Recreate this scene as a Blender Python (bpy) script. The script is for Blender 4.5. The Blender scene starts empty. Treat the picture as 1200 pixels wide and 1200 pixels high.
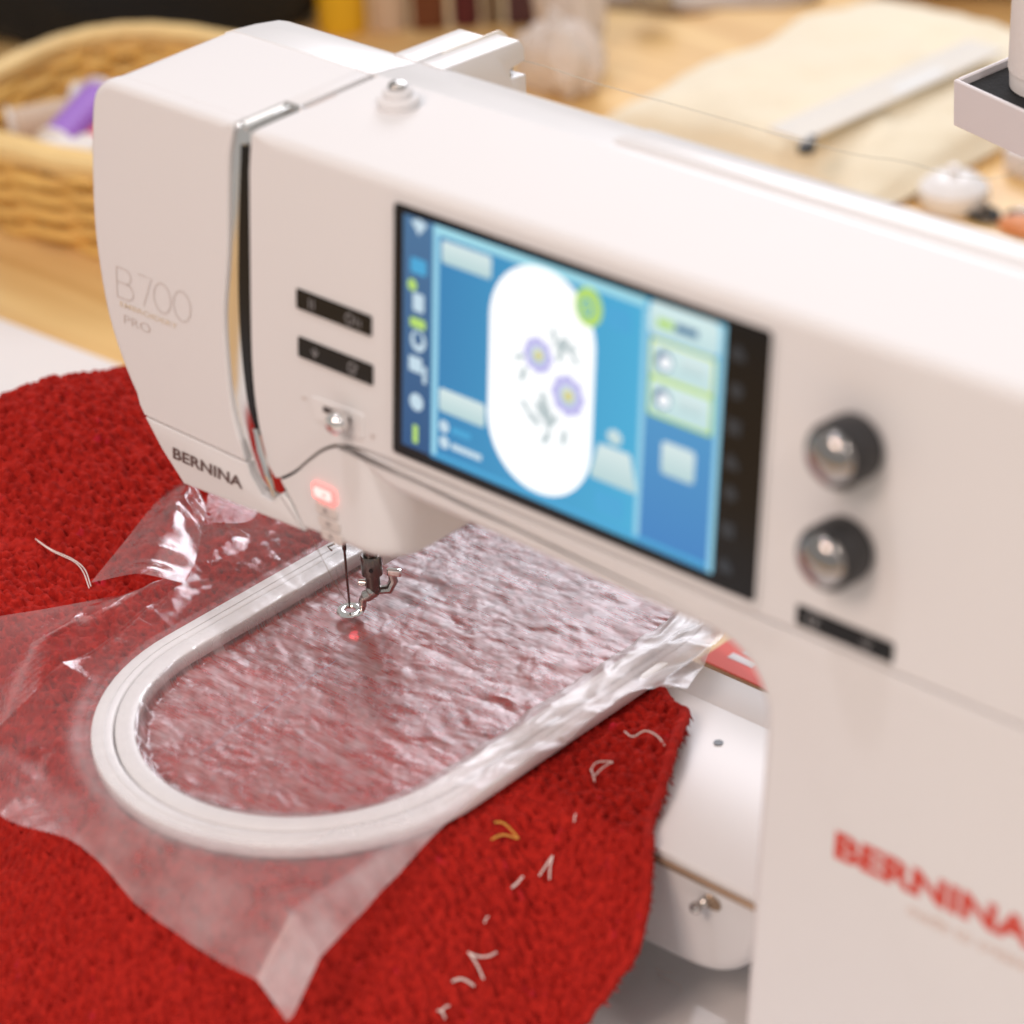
import bpy, bmesh, math, random
import numpy as np
from mathutils import Matrix, Vector

random.seed(7)
rng = np.random.default_rng(11)
sc = bpy.context.scene
C = sc.collection

# ------------------------------------------------------------------ camera
# metres; x runs along the machine's arm, y to its back, z up; the origin is the
# upper left corner of the machine's screen. The table top lies at z = ZT.
ZT = -0.345
TAU = math.radians(6.19)                       # the machine's front leans back by this angle
cam_d = bpy.data.cameras.new("camera")
cam = bpy.data.objects.new("camera", cam_d)
C.objects.link(cam)
yaw, pitch, roll = math.radians(-44.295), math.radians(30.32), math.radians(-3.345)
fw = Vector((math.cos(pitch) * math.sin(yaw), math.cos(pitch) * math.cos(yaw), -math.sin(pitch)))
r0 = Vector((math.cos(yaw), -math.sin(yaw), 0))
u0 = r0.cross(fw)
rt = math.cos(roll) * r0 + math.sin(roll) * u0
up = -math.sin(roll) * r0 + math.cos(roll) * u0
m = Matrix((rt, up, -fw)).transposed().to_4x4()
m.translation = (0.7279, -0.6935, 0.4493)
cam.matrix_world = m
cam_d.sensor_fit = 'HORIZONTAL'
cam_d.sensor_width = 36
cam_d.lens = 3405.3 / 1200 * 36
cam_d.clip_start = 0.05
cam_d.clip_end = 60
cam_d.dof.use_dof = True
cam_d.dof.focus_distance = 1.315
cam_d.dof.aperture_fstop = 5.2
cam_d.dof.aperture_blades = 0
sc.camera = cam

# ------------------------------------------------------------------ light
w = bpy.data.worlds.new("World")
sc.world = w
w.use_nodes = True
bg = w.node_tree.nodes["Background"]
bg.inputs[0].default_value = (1.0, 0.96, 0.92, 1)
bg.inputs[1].default_value = 0.39


def area(name, loc, target, size, power, col, size_y=None, shape='RECTANGLE'):
    d = bpy.data.lights.new(name, 'AREA')
    d.shape = shape
    d.size = size
    if size_y:
        d.size_y = size_y
    d.energy = power
    d.color = col
    o = bpy.data.objects.new(name, d)
    C.objects.link(o)
    o.location = loc
    o.rotation_euler = (Vector(target) - Vector(loc)).to_track_quat('-Z', 'Y').to_euler()
    return o


area("ceiling_lamp", (-0.16, -0.36, 1.95), (0, 0.0, -0.25), 0.11, 8.5, (0.96, 0.95, 1.0), shape='DISK')
area("window_light", (-1.35, 2.2, 1.25), (0, 0.1, -0.25), 1.3, 31, (0.90, 0.91, 1.0), size_y=0.9)
area("back_fill", (-0.7, 1.3, 1.9), (-0.5, 0.7, -0.3), 1.0, 5, (1.0, 0.97, 0.96), size_y=1.2)  # added fill lamp, brightens the things behind the machine
area("side_lamp", (1.55, -0.25, 1.45), (-.1, 0.05, -0.25), 0.22, 7.5, (1.0, 0.90, 0.84), shape='DISK')
area("room_lamp", (0.15, -1.8, 1.6), (0, 0.0, -0.2), 0.8, 25, (1.0, 0.76, 0.64), size_y=0.9)

vs = sc.view_settings
vs.view_transform = 'Standard'
vs.look = 'None'
vs.exposure = 0.09
vs.gamma = 1
vs.use_curve_mapping = False
sc.cycles.use_denoising = True
sc.cycles.max_bounces = 10
sc.cycles.transparent_max_bounces = 24
sc.cycles.caustics_reflective = False
sc.cycles.caustics_refractive = False
sc.cycles.sample_clamp_indirect = 6

# ------------------------------------------------------------------ materials
MATS = {}


def nt(name):
    mt = bpy.data.materials.new(name)
    mt.use_nodes = True
    return mt, mt.node_tree.nodes, mt.node_tree.links


def pm(name, col, rough=0.4, metal=0.0, spec=0.5, bump=None, var=None, coat=0.0, sheen=0.0, emit=None, estr=1.0,
       trans=0.0, sss=0.0):
    """principled material; bump=(scale, strength, distance), var=(scale, amount) mottles the colour a little"""
    mt, N, L = nt(name)
    b = N["Principled BSDF"]
    b.inputs["Base Color"].default_value = (*col, 1)
    b.inputs["Roughness"].default_value = rough
    b.inputs["Metallic"].default_value = metal
    b.inputs["Specular IOR Level"].default_value = spec
    b.inputs["Coat Weight"].default_value = coat
    b.inputs["Sheen Weight"].default_value = sheen
    if trans:
        b.inputs["Transmission Weight"].default_value = trans
    if sss:
        b.inputs["Subsurface Weight"].default_value = sss
        b.inputs["Subsurface Radius"].default_value = (.004, .004, .004)
    if emit:
        b.inputs["Emission Color"].default_value = (*emit, 1)
        b.inputs["Emission Strength"].default_value = estr
    tc = N.new("ShaderNodeTexCoord")
    if bump:
        n = N.new("ShaderNodeTexNoise")
        n.inputs["Scale"].default_value = bump[0]
        n.inputs["Detail"].default_value = 4
        L.new(tc.outputs["Object"], n.inputs["Vector"])
        bp = N.new("ShaderNodeBump")
        bp.inputs["Strength"].default_value = bump[1]
        bp.inputs["Distance"].default_value = bump[2]
        L.new(n.outputs["Fac"], bp.inputs["Height"])
        L.new(bp.outputs["Normal"], b.inputs["Normal"])
    if var:
        n = N.new("ShaderNodeTexNoise")
        n.inputs["Scale"].default_value = var[0]
        n.inputs["Detail"].default_value = 5
        L.new(tc.outputs["Object"], n.inputs["Vector"])
        mx = N.new("ShaderNodeMixRGB")
        mx.inputs[1].default_value = (*[c * (1 - var[1]) for c in col], 1)
        mx.inputs[2].default_value = (*[min(1, c * (1 + var[1])) for c in col], 1)
        L.new(n.outputs["Fac"], mx.inputs[0])
        L.new(mx.outputs[0], b.inputs["Base Color"])
        rr = N.new("ShaderNodeMapRange")
        rr.inputs["To Min"].default_value = max(0.02, rough - .06)
        rr.inputs["To Max"].default_value = rough + .06
        L.new(n.outputs["Fac"], rr.inputs["Value"])
        L.new(rr.outputs[0], b.inputs["Roughness"])
    MATS[name] = mt
    return mt


pm("white_plastic", (.75, .74, .745), .55, spec=.2, bump=(1400, .10, .00012), var=(9, .015))
pm("gloss_white", (.77, .765, .77), .32, spec=.5, var=(12, .02))
pm("button_cream", (.66, .60, .57), .4)
pm("dark_gap", (.05, .04, .04), .6)
pm("chrome", (.86, .85, .84), .09, 1.0, var=(60, .03))
pm("steel", (.55, .53, .51), .2, 1.0, var=(300, .08))
pm("dark_steel", (.20, .18, .17), .25, 1.0, var=(300, .1))
pm("black_gloss", (.006, .006, .007), .14, spec=.3)
pm("black_rubber", (.028, .028, .03), .48, spec=.4, bump=(900, .2, .0002))
pm("dark_chrome", (.42, .40, .39), .16, 1.0, var=(80, .1))
pm("icon_grey", (.30, .30, .31), .5)
pm("icon_dim", (.07, .07, .075), .4)
pm("logo_red", (.62, .045, .02), .42)
pm("logo_grey", (.13, .085, .08), .45)
pm("logo_bronze", (.62, .54, .50), .35, .25)
pm("logo_gold", (.92, .80, .66), .25, .5)
pm("logo_pale", (.70, .52, .44), .45)
pm("hoop_plastic", (.93, .925, .93), .28, spec=.5, sss=.3, var=(40, .02))
pm("bed_metal", (.80, .79, .79), .34, .0, spec=.5, var=(5, .02))
pm("tan_edge", (.50, .36, .25), .25, .5)
pm("thread_white", (.82, .74, .70), .6, sheen=.3)
pm("thread_yellow", (.75, .44, .06), .6, sheen=.3)
pm("thread_blue", (.20, .30, .50), .6)
pm("thread_grey", (.45, .44, .36), .5)
pm("red_button", (.9, .2, .2), .4, emit=(1.0, .10, .09), estr=2.6)
pm("red_button_core", (.9, .5, .5), .4, emit=(1.0, .36, .34), estr=1.5)
pm("white_board", (.87, .86, .865), .26, spec=.5, var=(6, .015))
pm("cushion_cloth", (.88, .79, .60), .85, sheen=.3, bump=(260, .6, .0012), var=(14, .08))
pm("acrylic", (.87, .83, .76), .15, spec=.6)
pm("acrylic_print", (.74, .75, .74), .4)
pm("black_foam", (.012, .012, .013), .95, bump=(700, .6, .001))
pm("card_white", (.74, .71, .73), .5, var=(30, .02))
pm("cone_thread", (.78, .74, .72), .75, bump=(500, .4, .0008))
pm("wicker", (.84, .51, .15), .55, bump=(160, .4, .001), var=(30, .3))
pm("wicker_rim", (.88, .62, .28), .55, bump=(160, .4, .001), var=(25, .2))
pm("purple_thread", (.30, .11, .56), .5, sheen=.3, bump=(900, .4, .0005))
pm("red_thread", (.62, .02, .05), .5, sheen=.3, bump=(900, .4, .0005))
pm("spool_white", (.82, .79, .77), .4)
pm("black_fur", (.006, .0065, .008), .9, sheen=.06, bump=(90, .8, .004))
pm("white_cloth", (.80, .77, .76), .8, bump=(60, .5, .003))
pm("yellow_cloth", (.82, .50, .02), .7, bump=(80, .3, .002), var=(12, .1))
pm("cream_cloth", (.62, .49, .38), .75, bump=(80, .3, .002), var=(12, .1))
pm("brown_leather", (.15, .045, .02), .45, bump=(60, .4, .002), var=(10, .3))
pm("maroon_cloth", (.10, .014, .018), .7, bump=(60, .4, .002), var=(10, .3))
pm("olive_cloth", (.20, .14, .085), .7, var=(10, .2))
pm("plum_cloth", (.085, .035, .045), .7, var=(10, .3))
pm("lilac_cloth", (.52, .40, .58), .7, var=(20, .2))
pm("pale_cloth", (.72, .64, .58), .75, bump=(50, .5, .004), var=(24, .18))
pm("grey_metal", (.42, .41, .40), .3, .8)
pm("taupe_cloth", (.52, .43, .36), .8, bump=(60, .4, .002), var=(8, .1))
pm("black_plastic", (.02, .022, .025), .35)
pm("red_print", (.85, .13, .10), .4)
pm("lint_grey", (.30, .27, .27), .6)
pm("card_white_text", (.45, .44, .44), .5)
pm("orange_bit", (.75, .30, .13), .5)


def wood():
    mt, N, L = nt("pale_wood")
    b = N["Principled BSDF"]
    tc = N.new("ShaderNodeTexCoord")
    mp = N.new("ShaderNodeMapping")
    mp.inputs["Scale"].default_value = (1.2, 14, 1)
    mp.inputs["Rotation"].default_value = (0, 0, math.radians(8))
    L.new(tc.outputs["Object"], mp.inputs["Vector"])
    n = N.new("ShaderNodeTexNoise")
    n.inputs["Scale"].default_value = 3
    n.inputs["Detail"].default_value = 8
    n.inputs["Distortion"].default_value = .6
    L.new(mp.outputs[0], n.inputs["Vector"])
    cr = N.new("ShaderNodeValToRGB")
    cr.color_ramp.elements[0].position = .3
    cr.color_ramp.elements[0].color = (.66, .39, .14, 1)
    cr.color_ramp.elements[1].position = .75
    cr.color_ramp.elements[1].color = (.90, .64, .29, 1)
    L.new(n.outputs["Fac"], cr.inputs[0])
    L.new(cr.outputs[0], b.inputs["Base Color"])
    b.inputs["Roughness"].default_value = .33
    bp = N.new("ShaderNodeBump")
    bp.inputs["Strength"].default_value = .15
    bp.inputs["Distance"].default_value = .001
    L.new(n.outputs["Fac"], bp.inputs["Height"])
    L.new(bp.outputs[0], b.inputs["Normal"])
    MATS["pale_wood"] = mt


wood()


def terry():
    mt, N, L = nt("red_terry")
    b = N["Principled BSDF"]
    tc = N.new("ShaderNodeTexCoord")
    n = N.new("ShaderNodeTexNoise")
    n.inputs["Scale"].default_value = 300
    n.inputs["Detail"].default_value = 6
    L.new(tc.outputs["Object"], n.inputs["Vector"])
    cr = N.new("ShaderNodeValToRGB")
    cr.color_ramp.elements[0].position = .2
    cr.color_ramp.elements[0].color = (.23, .006, .005, 1)
    cr.color_ramp.elements[1].position = .72
    cr.color_ramp.elements[1].color = (.50, .022, .014, 1)
    L.new(n.outputs["Fac"], cr.inputs[0])
    n2 = N.new("ShaderNodeTexNoise")
    n2.inputs["Scale"].default_value = 90
    n2.inputs["Detail"].default_value = 3
    L.new(tc.outputs["Object"], n2.inputs["Vector"])
    cr2 = N.new("ShaderNodeValToRGB")
    cr2.color_ramp.elements[0].position = .66
    cr2.color_ramp.elements[0].color = (0, 0, 0, 1)
    cr2.color_ramp.elements[1].position = .78
    cr2.color_ramp.elements[1].color = (.55, .55, .55, 1)
    L.new(n2.outputs["Fac"], cr2.inputs[0])
    mx = N.new("ShaderNodeMixRGB")
    L.new(cr2.outputs[0], mx.inputs[0])
    L.new(cr.outputs[0], mx.inputs[1])
    mx.inputs[2].default_value = (.62, .02, .07, 1)        # odd rosier loops in the pile
    L.new(mx.outputs[0], b.inputs["Base Color"])
    b.inputs["Roughness"].default_value = .9
    b.inputs["Specular IOR Level"].default_value = .15
    b.inputs["Sheen Weight"].default_value = .05
    b.inputs["Sheen Tint"].default_value = (1, .25, .2, 1)
    n3 = N.new("ShaderNodeTexNoise")
    n3.inputs["Scale"].default_value = 900
    n3.inputs["Detail"].default_value = 5
    L.new(tc.outputs["Object"], n3.inputs["Vector"])
    bp = N.new("ShaderNodeBump")
    bp.inputs["Strength"].default_value = .6
    bp.inputs["Distance"].default_value = .0007
    L.new(n3.outputs["Fac"], bp.inputs["Height"])
    L.new(bp.outputs[0], b.inputs["Normal"])
    MATS["red_terry"] = mt


terry()


def film_mat():
    """thin clear film with a fine pressed dot grid; attribute 'haze' holds its milkiness and painted-in sheen"""
    mt, N, L = nt("clear_film")
    for x in list(N):
        N.remove(x)
    out = N.new("ShaderNodeOutputMaterial")
    tr = N.new("ShaderNodeBsdfTransparent")
    tr.inputs[0].default_value = (.99, .985, .99, 1)
    df = N.new("ShaderNodeBsdfDiffuse")
    df.inputs[0].default_value = (.88, .85, .88, 1)
    tl = N.new("ShaderNodeBsdfTranslucent")
    tl.inputs[0].default_value = (.88, .85, .88, 1)
    gl = N.new("ShaderNodeBsdfGlossy")
    gl.inputs["Color"].default_value = (1, 1, 1, 1)
    gl.inputs["Roughness"].default_value = .3
    tc = N.new("ShaderNodeTexCoord")
    # pressed dots
    v = N.new("ShaderNodeTexVoronoi")
    v.inputs["Scale"].default_value = 950
    v.inputs["Randomness"].default_value = .12
    L.new(tc.outputs["Object"], v.inputs["Vector"])
    b1 = N.new("ShaderNodeBump")
    b1.inputs["Strength"].default_value = .55
    b1.inputs["Distance"].default_value = .00022
    L.new(v.outputs["Distance"], b1.inputs["Height"])
    n = N.new("ShaderNodeTexNoise")
    n.inputs["Scale"].default_value = 170
    n.inputs["Detail"].default_value = 5
    L.new(tc.outputs["Object"], n.inputs["Vector"])
    b2 = N.new("ShaderNodeBump")
    b2.inputs["Strength"].default_value = .6
    b2.inputs["Distance"].default_value = .0006
    L.new(n.outputs["Fac"], b2.inputs["Height"])
    L.new(b1.outputs[0], b2.inputs["Normal"])
    L.new(b2.outputs[0], gl.inputs["Normal"])
    ck = N.new("ShaderNodeAttribute")
    ck.attribute_name = "crinkle"
    L.new(ck.outputs["Fac"], b2.inputs["Strength"])
    ck2 = N.new("ShaderNodeMath")
    ck2.operation = 'MULTIPLY_ADD'
    ck2.inputs[1].default_value = .35
    ck2.inputs[2].default_value = .2
    L.new(ck.outputs["Fac"], ck2.inputs[0])
    L.new(ck2.outputs[0], b1.inputs["Strength"])
    at = N.new("ShaderNodeAttribute")
    at.attribute_name = "haze"
    ro = N.new("ShaderNodeMapRange")
    ro.inputs["From Min"].default_value = .04
    ro.inputs["From Max"].default_value = .26
    ro.inputs["To Min"].default_value = .09
    ro.inputs["To Max"].default_value = .40
    L.new(at.outputs["Fac"], ro.inputs["Value"])
    L.new(ro.outputs[0], gl.inputs["Roughness"])
    n2 = N.new("ShaderNodeTexNoise")
    n2.inputs["Scale"].default_value = 60
    n2.inputs["Detail"].default_value = 7
    L.new(tc.outputs["Object"], n2.inputs["Vector"])
    mr = N.new("ShaderNodeMapRange")
    mr.inputs["From Min"].default_value = .3
    mr.inputs["From Max"].default_value = .75
    mr.inputs["To Min"].default_value = .55
    mr.inputs["To Max"].default_value = 1.45
    L.new(n2.outputs["Fac"], mr.inputs["Value"])
    mp = N.new("ShaderNodeMapping")             # fine drawn threads in the film
    mp.inputs["Scale"].default_value = (55, 950, 55)
    L.new(tc.outputs["Object"], mp.inputs["Vector"])
    n3 = N.new("ShaderNodeTexNoise")
    n3.inputs["Scale"].default_value = 1
    n3.inputs["Detail"].default_value = 3
    L.new(mp.outputs[0], n3.inputs["Vector"])
    mr3 = N.new("ShaderNodeMapRange")
    mr3.inputs["From Min"].default_value = .32
    mr3.inputs["From Max"].default_value = .68
    mr3.inputs["To Min"].default_value = .65
    mr3.inputs["To Max"].default_value = 1.35
    L.new(n3.outputs["Fac"], mr3.inputs["Value"])
    lw = N.new("ShaderNodeMapRange")            # the drawn threads show only where the film is stretched
    lw.inputs["From Min"].default_value = .25
    lw.inputs["From Max"].default_value = .6
    L.new(ck.outputs["Fac"], lw.inputs["Value"])
    mxl = N.new("ShaderNodeMix")
    mxl.data_type = 'FLOAT'
    mxl.inputs[2].default_value = 1.0
    L.new(lw.outputs[0], mxl.inputs[0])
    L.new(mr3.outputs[0], mxl.inputs[3])
    mu0 = N.new("ShaderNodeMath")
    mu0.operation = 'MULTIPLY'
    L.new(mr.outputs[0], mu0.inputs[0])
    L.new(mxl.outputs[0], mu0.inputs[1])
    mu = N.new("ShaderNodeMath")
    mu.operation = 'MULTIPLY'
    mu.use_clamp = True
    L.new(at.outputs["Fac"], mu.inputs[0])
    L.new(mu0.outputs[0], mu.inputs[1])
    mdt = N.new("ShaderNodeMixShader")
    mdt.inputs[0].default_value = .45
    L.new(df.outputs[0], mdt.inputs[1])
    L.new(tl.outputs[0], mdt.inputs[2])
    m1 = N.new("ShaderNodeMixShader")
    L.new(mu.outputs[0], m1.inputs[0])
    L.new(tr.outputs[0], m1.inputs[1])
    L.new(mdt.outputs[0], m1.inputs[2])
    fr = N.new("ShaderNodeFresnel")
    geo = N.new("ShaderNodeNewGeometry")
    io = N.new("ShaderNodeMapRange")            # same reflectance from either side of the thin film
    io.inputs["To Min"].default_value = 1.5
    io.inputs["To Max"].default_value = 1 / 1.5
    L.new(geo.outputs["Backfacing"], io.inputs["Value"])
    L.new(io.outputs[0], fr.inputs["IOR"])
    f2 = N.new("ShaderNodeMath")
    f2.operation = 'MULTIPLY_ADD'
    f2.inputs[1].default_value = 1.6
    f2.inputs[2].default_value = .0
    f2.use_clamp = True
    L.new(fr.outputs[0], f2.inputs[0])
    m2 = N.new("ShaderNodeMixShader")
    L.new(f2.outputs[0], m2.inputs[0])
    L.new(m1.outputs[0], m2.inputs[1])
    L.new(gl.outputs[0], m2.inputs[2])
    L.new(m2.outputs[0], out.inputs["Surface"])
    MATS["clear_film"] = mt


film_mat()


def em(name, c0, c1=None, strength=1.0, ax=2):
    """lit screen colour, optionally running from c0 to c1 across the panel (painted falloff of viewing angle and flare)"""
    mt, N, L = nt(name)
    for x in list(N):
        N.remove(x)
    out = N.new("ShaderNodeOutputMaterial")
    e = N.new("ShaderNodeEmission")
    e.inputs["Strength"].default_value = strength
    e.inputs["Color"].default_value = (*c0, 1)
    if c1:  # brightness change from viewing angle and flare, painted into the screen colour
        tc = N.new("ShaderNodeTexCoord")
        sp = N.new("ShaderNodeSeparateXYZ")
        L.new(tc.outputs["Generated"], sp.inputs[0])
        mx = N.new("ShaderNodeMixRGB")
        mx.inputs[1].default_value = (*c0, 1)
        mx.inputs[2].default_value = (*c1, 1)
        L.new(sp.outputs[ax], mx.inputs[0])
        L.new(mx.outputs[0], e.inputs["Color"])
    g = N.new("ShaderNodeBsdfGlossy")
    g.inputs["Roughness"].default_value = .12
    ad = N.new("ShaderNodeMixShader")
    ad.inputs[0].default_value = .035
    L.new(e.outputs[0], ad.inputs[1])
    L.new(g.outputs[0], ad.inputs[2])
    L.new(ad.outputs[0], out.inputs["Surface"])
    MATS[name] = mt


em("scr_blue", (.04, .22, .46), (.08, .48, .74), 1.0, 0)
em("scr_bar", (.03, .09, .22), (.07, .17, .32), 1.0)
em("scr_right", (.055, .22, .52), (.10, .36, .60))
em("scr_line", (.30, .62, .78))
em("scr_top", (.36, .70, .80))
em("scr_btn", (.46, .64, .66), (.68, .80, .80))
em("scr_white", (.95, .98, 1.0), (1.0, 1.0, 1.0), 1.12)
em("scr_lime", (.46, .70, .16))
em("scr_list", (.52, .72, .74), (.66, .82, .82))
em("scr_listline", (.62, .74, .22))
em("scr_icon", (.55, .70, .80))
em("scr_petal", (.52, .50, .84))
em("scr_heart", (.70, .62, .20))
em("scr_leaf", (.48, .56, .58))
em("scr_dark", (.05, .16, .30))
em("scr_soft", (.07, .38, .66))
em("scr_dim", (.035, .037, .042), None, 1.0)

# ------------------------------------------------------------------ building helpers


def tag(o, label=None, cat=None, group=None, kind=None):
    if label:
        o["label"] = label
    if cat:
        o["category"] = cat
    if group:
        o["group"] = group
    if kind:
        o["kind"] = kind
    return o


def root_loc(o):
    v = Vector((0, 0, 0))
    while o is not None:
        v += Vector(o.location)
        o = o.parent
    return v


def empty(name, loc, label, cat, group=None):
    o = bpy.data.objects.new(name, None)
    o.empty_display_size = .02
    C.objects.link(o)
    o.location = loc
    return tag(o, label, cat, group)


def mk(name, verts, faces, mat, parent=None, smooth=True, angle=35):
    """one mesh object from world-space vertices; a lone thing gets its origin at its base"""
    V = np.array(verts, dtype=float).reshape(-1, 3)
    if parent is None:
        lo, hi = V.min(0), V.max(0)
        org = np.array([(lo[0] + hi[0]) / 2, (lo[1] + hi[1]) / 2, lo[2]])
    else:
        org = np.array(root_loc(parent))
    me = bpy.data.meshes.new(name)
    me.from_pydata((V - org).tolist(), [], [tuple(int(i) for i in f) for f in faces])
    bm = bmesh.new()
    bm.from_mesh(me)
    bmesh.ops.recalc_face_normals(bm, faces=bm.faces)
    bm.to_mesh(me)
    bm.free()
    if smooth:
        me.polygons.foreach_set("use_smooth", [True] * len(me.polygons))
        me.set_sharp_from_angle(angle=math.radians(angle))
    o = bpy.data.objects.new(name, me)
    C.objects.link(o)
    me.materials.append(MATS[mat])
    if parent is None:
        o.location = org
    else:
        o.parent = parent
    return o


SY, CY = math.sin(TAU), math.cos(TAU)


def F(x, s, d=0.0, off=0.0):
    """point of the leaning front: x along, s up the face, d straight back, off out of the face"""
    return (x, s * SY - off * CY + d, s * CY + off * SY)


def fillet(pts, rad, n=6):
    out = []
    N_ = len(pts)
    for i in range(N_):
        r = rad[i] if isinstance(rad, (list, tuple)) else rad
        p = np.array(pts[i], float)
        a = np.array(pts[i - 1], float) - p
        b = np.array(pts[(i + 1) % N_], float) - p
        la, lb = np.linalg.norm(a), np.linalg.norm(b)
        if r <= 0 or la == 0 or lb == 0:
            out.append(tuple(p))
            continue
        a /= la
        b /= lb
        ang = math.acos(max(-1, min(1, float(a @ b))))
        if ang > math.pi - .05:
            out.append(tuple(p))
            continue
        t = min(r / math.tan(ang / 2), .49 * la, .49 * lb)
        r2 = t * math.tan(ang / 2)
        bis = (a + b) / np.linalg.norm(a + b)
        cen = p + bis * (r2 / math.sin(ang / 2))
        v0 = p + a * t - cen
        v1 = p + b * t - cen
        a0 = math.atan2(v0[1], v0[0])
        a1 = math.atan2(v1[1], v1[0])
        da = (a1 - a0 + math.pi) % (2 * math.pi) - math.pi
        for k in range(n + 1):
            aa = a0 + da * k / n
            out.append((cen[0] + r2 * math.cos(aa), cen[1] + r2 * math.sin(aa)))
    return out


def densify(pts, step):
    out = []
    for i in range(len(pts)):
        a, b = np.array(pts[i]), np.array(pts[(i + 1) % len(pts)])
        n = max(1, int(np.linalg.norm(b - a) / step))
        for k in range(n):
            out.append(tuple(a + (b - a) * k / n))
    return out


def inset(pts, d):
    P_ = np.array(pts, float)
    nx = np.roll(P_, -1, 0) - P_
    pv = P_ - np.roll(P_, 1, 0)
    nx /= np.linalg.norm(nx, axis=1)[:, None] + 1e-12
    pv /= np.linalg.norm(pv, axis=1)[:, None] + 1e-12
    area_ = .5 * np.sum(P_[:, 0] * np.roll(P_[:, 1], -1) - np.roll(P_[:, 0], -1) * P_[:, 1])
    sgn = 1 if area_ > 0 else -1
    n1 = np.stack([-pv[:, 1], pv[:, 0]], 1) * sgn
    n2 = np.stack([-nx[:, 1], nx[:, 0]], 1) * sgn
    b = n1 + n2
    L2 = np.maximum((b * b).sum(1), .6)
    return P_ + b * (2 * d / L2)[:, None]


def slab(name, outline, mapf, prof, mat, parent, smooth=True, angle=35, back=True, wf=None):
    """closed outline swept through prof = [(inset, depth), ...]; mapf(u, v, depth) -> point"""
    n = len(outline)
    V, Fc = [], []
    for ins, dep in prof:
        Q = inset(outline, ins) if ins else np.array(outline)
        if wf is not None and ins:
            wt_ = np.array([wf(*q) for q in outline])[:, None]
            Q = np.array(outline) * (1 - wt_) + Q * wt_
        V += [mapf(q[0], q[1], dep) for q in Q]
    for k in range(len(prof) - 1):
        for i in range(n):
            j = (i + 1) % n
            Fc.append((k * n + i, k * n + j, (k + 1) * n + j, (k + 1) * n + i))
    Fc.append(tuple(range(n)))
    if back:
        b0 = (len(prof) - 1) * n
        Fc.append(tuple(range(b0 + n - 1, b0 - 1, -1)))
    return mk(name, V, Fc, mat, parent, smooth, angle)


def rnd(r, depth, n=5, back=0.0, hold=1.7):
    """front-rounded profile of a slab"""
    p = [(r * hold, 0.0)] if hold > 1 else []
    for k in range(n + 1):
        a = math.pi / 2 * k / n
        p.append((r * (1 - math.sin(a)), r * (1 - math.cos(a))))
    p.append((back, depth))
    return p


def tube(name, pts, rad, mat, parent=None, n=8, closed=False, caps=True):
    P_ = [Vector(p) for p in pts]
    if not isinstance(rad, (list, tuple)):
        rad = [rad] * len(P_)
    V, Fc = [], []
    prev = None
    for i, p in enumerate(P_):
        if closed:
            t = (P_[(i + 1) % len(P_)] - P_[i - 1]).normalized()
        else:
            t = (P_[min(i + 1, len(P_) - 1)] - P_[max(i - 1, 0)]).normalized()
        if prev is None:
            a = Vector((0, 0, 1)) if abs(t.z) < .9 else Vector((1, 0, 0))
            e1 = t.cross(a).normalized()
        else:
            e1 = (prev - t * prev.dot(t)).normalized()
        prev = e1
        e2 = t.cross(e1)
        for k in range(n):
            a = 2 * math.pi * k / n
            V.append(p + (e1 * math.cos(a) + e2 * math.sin(a)) * rad[i])
    m_ = len(P_)
    for i in range(m_ if closed else m_ - 1):
        j = (i + 1) % m_
        for k in range(n):
            l = (k + 1) % n
            Fc.append((i * n + k, i * n + l, j * n + l, j * n + k))
    if caps and not closed:
        Fc.append(tuple(range(n - 1, -1, -1)))
        Fc.append(tuple(range((m_ - 1) * n, m_ * n)))
    return mk(name, V, Fc, mat, parent)


def lathe(name, prof, base, axis, mat, parent=None, n=32):
    """profile [(radius, height)] turned about an axis through base"""
    ax = Vector(axis).normalized()
    a = Vector((0, 0, 1)) if abs(ax.z) < .9 else Vector((1, 0, 0))
    e1 = ax.cross(a).normalized()
    e2 = ax.cross(e1)
    V, Fc = [], []
    for r, h in prof:
        for k in range(n):
            t = 2 * math.pi * k / n
            V.append(Vector(base) + ax * h + (e1 * math.cos(t) + e2 * math.sin(t)) * max(r, 1e-5))
    for i in range(len(prof) - 1):
        for k in range(n):
            l = (k + 1) % n
            Fc.append((i * n + k, i * n + l, (i + 1) * n + l, (i + 1) * n + k))
    Fc.append(tuple(range(n - 1, -1, -1)))
    Fc.append(tuple(range((len(prof) - 1) * n, len(prof) * n)))
    return mk(name, V, Fc, mat, parent)


def box(name, lo, hi, mat, parent=None, r=.001, rotz=0.0, piv=None):
    """box with rounded vertical edges and softened top and bottom"""
    o = fillet([(lo[0], lo[1]), (hi[0], lo[1]), (hi[0], hi[1]), (lo[0], hi[1])], r * 1.5, 4)
    h = hi[2] - lo[2]
    r = min(r, h * .45)
    pr = [(r, 0), (r * .3, r * .3), (0, r), (0, h - r), (r * .3, h - r * .3), (r, h)]
    c, s = math.cos(rotz), math.sin(rotz)
    px, py = piv if piv else ((lo[0] + hi[0]) / 2, (lo[1] + hi[1]) / 2)

    def mf(u, v, d):
        x, y = u - px, v - py
        return (px + c * x - s * y, py + s * x + c * y, lo[2] + d)
    return slab(name, o, mf, pr, mat, parent)


def rect_pts(x0, s0, x1, s1, r=.001, n=4):
    return fillet([(x0, s0), (x1, s0), (x1, s1), (x0, s1)], r, n)


def plate(name, outline, off0, thick, mat, parent, bev=0.0):
    """thin plate lying on the leaning front, its face standing off0 + thick out of it"""
    pr = [(bev, thick), (0, thick - bev), (0, 0)] if bev else [(0, thick), (0, 0)]
    return slab(name, outline, lambda u, v, d: F(u, v, 0, off0 + d), pr, mat, parent, smooth=bool(bev))


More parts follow.
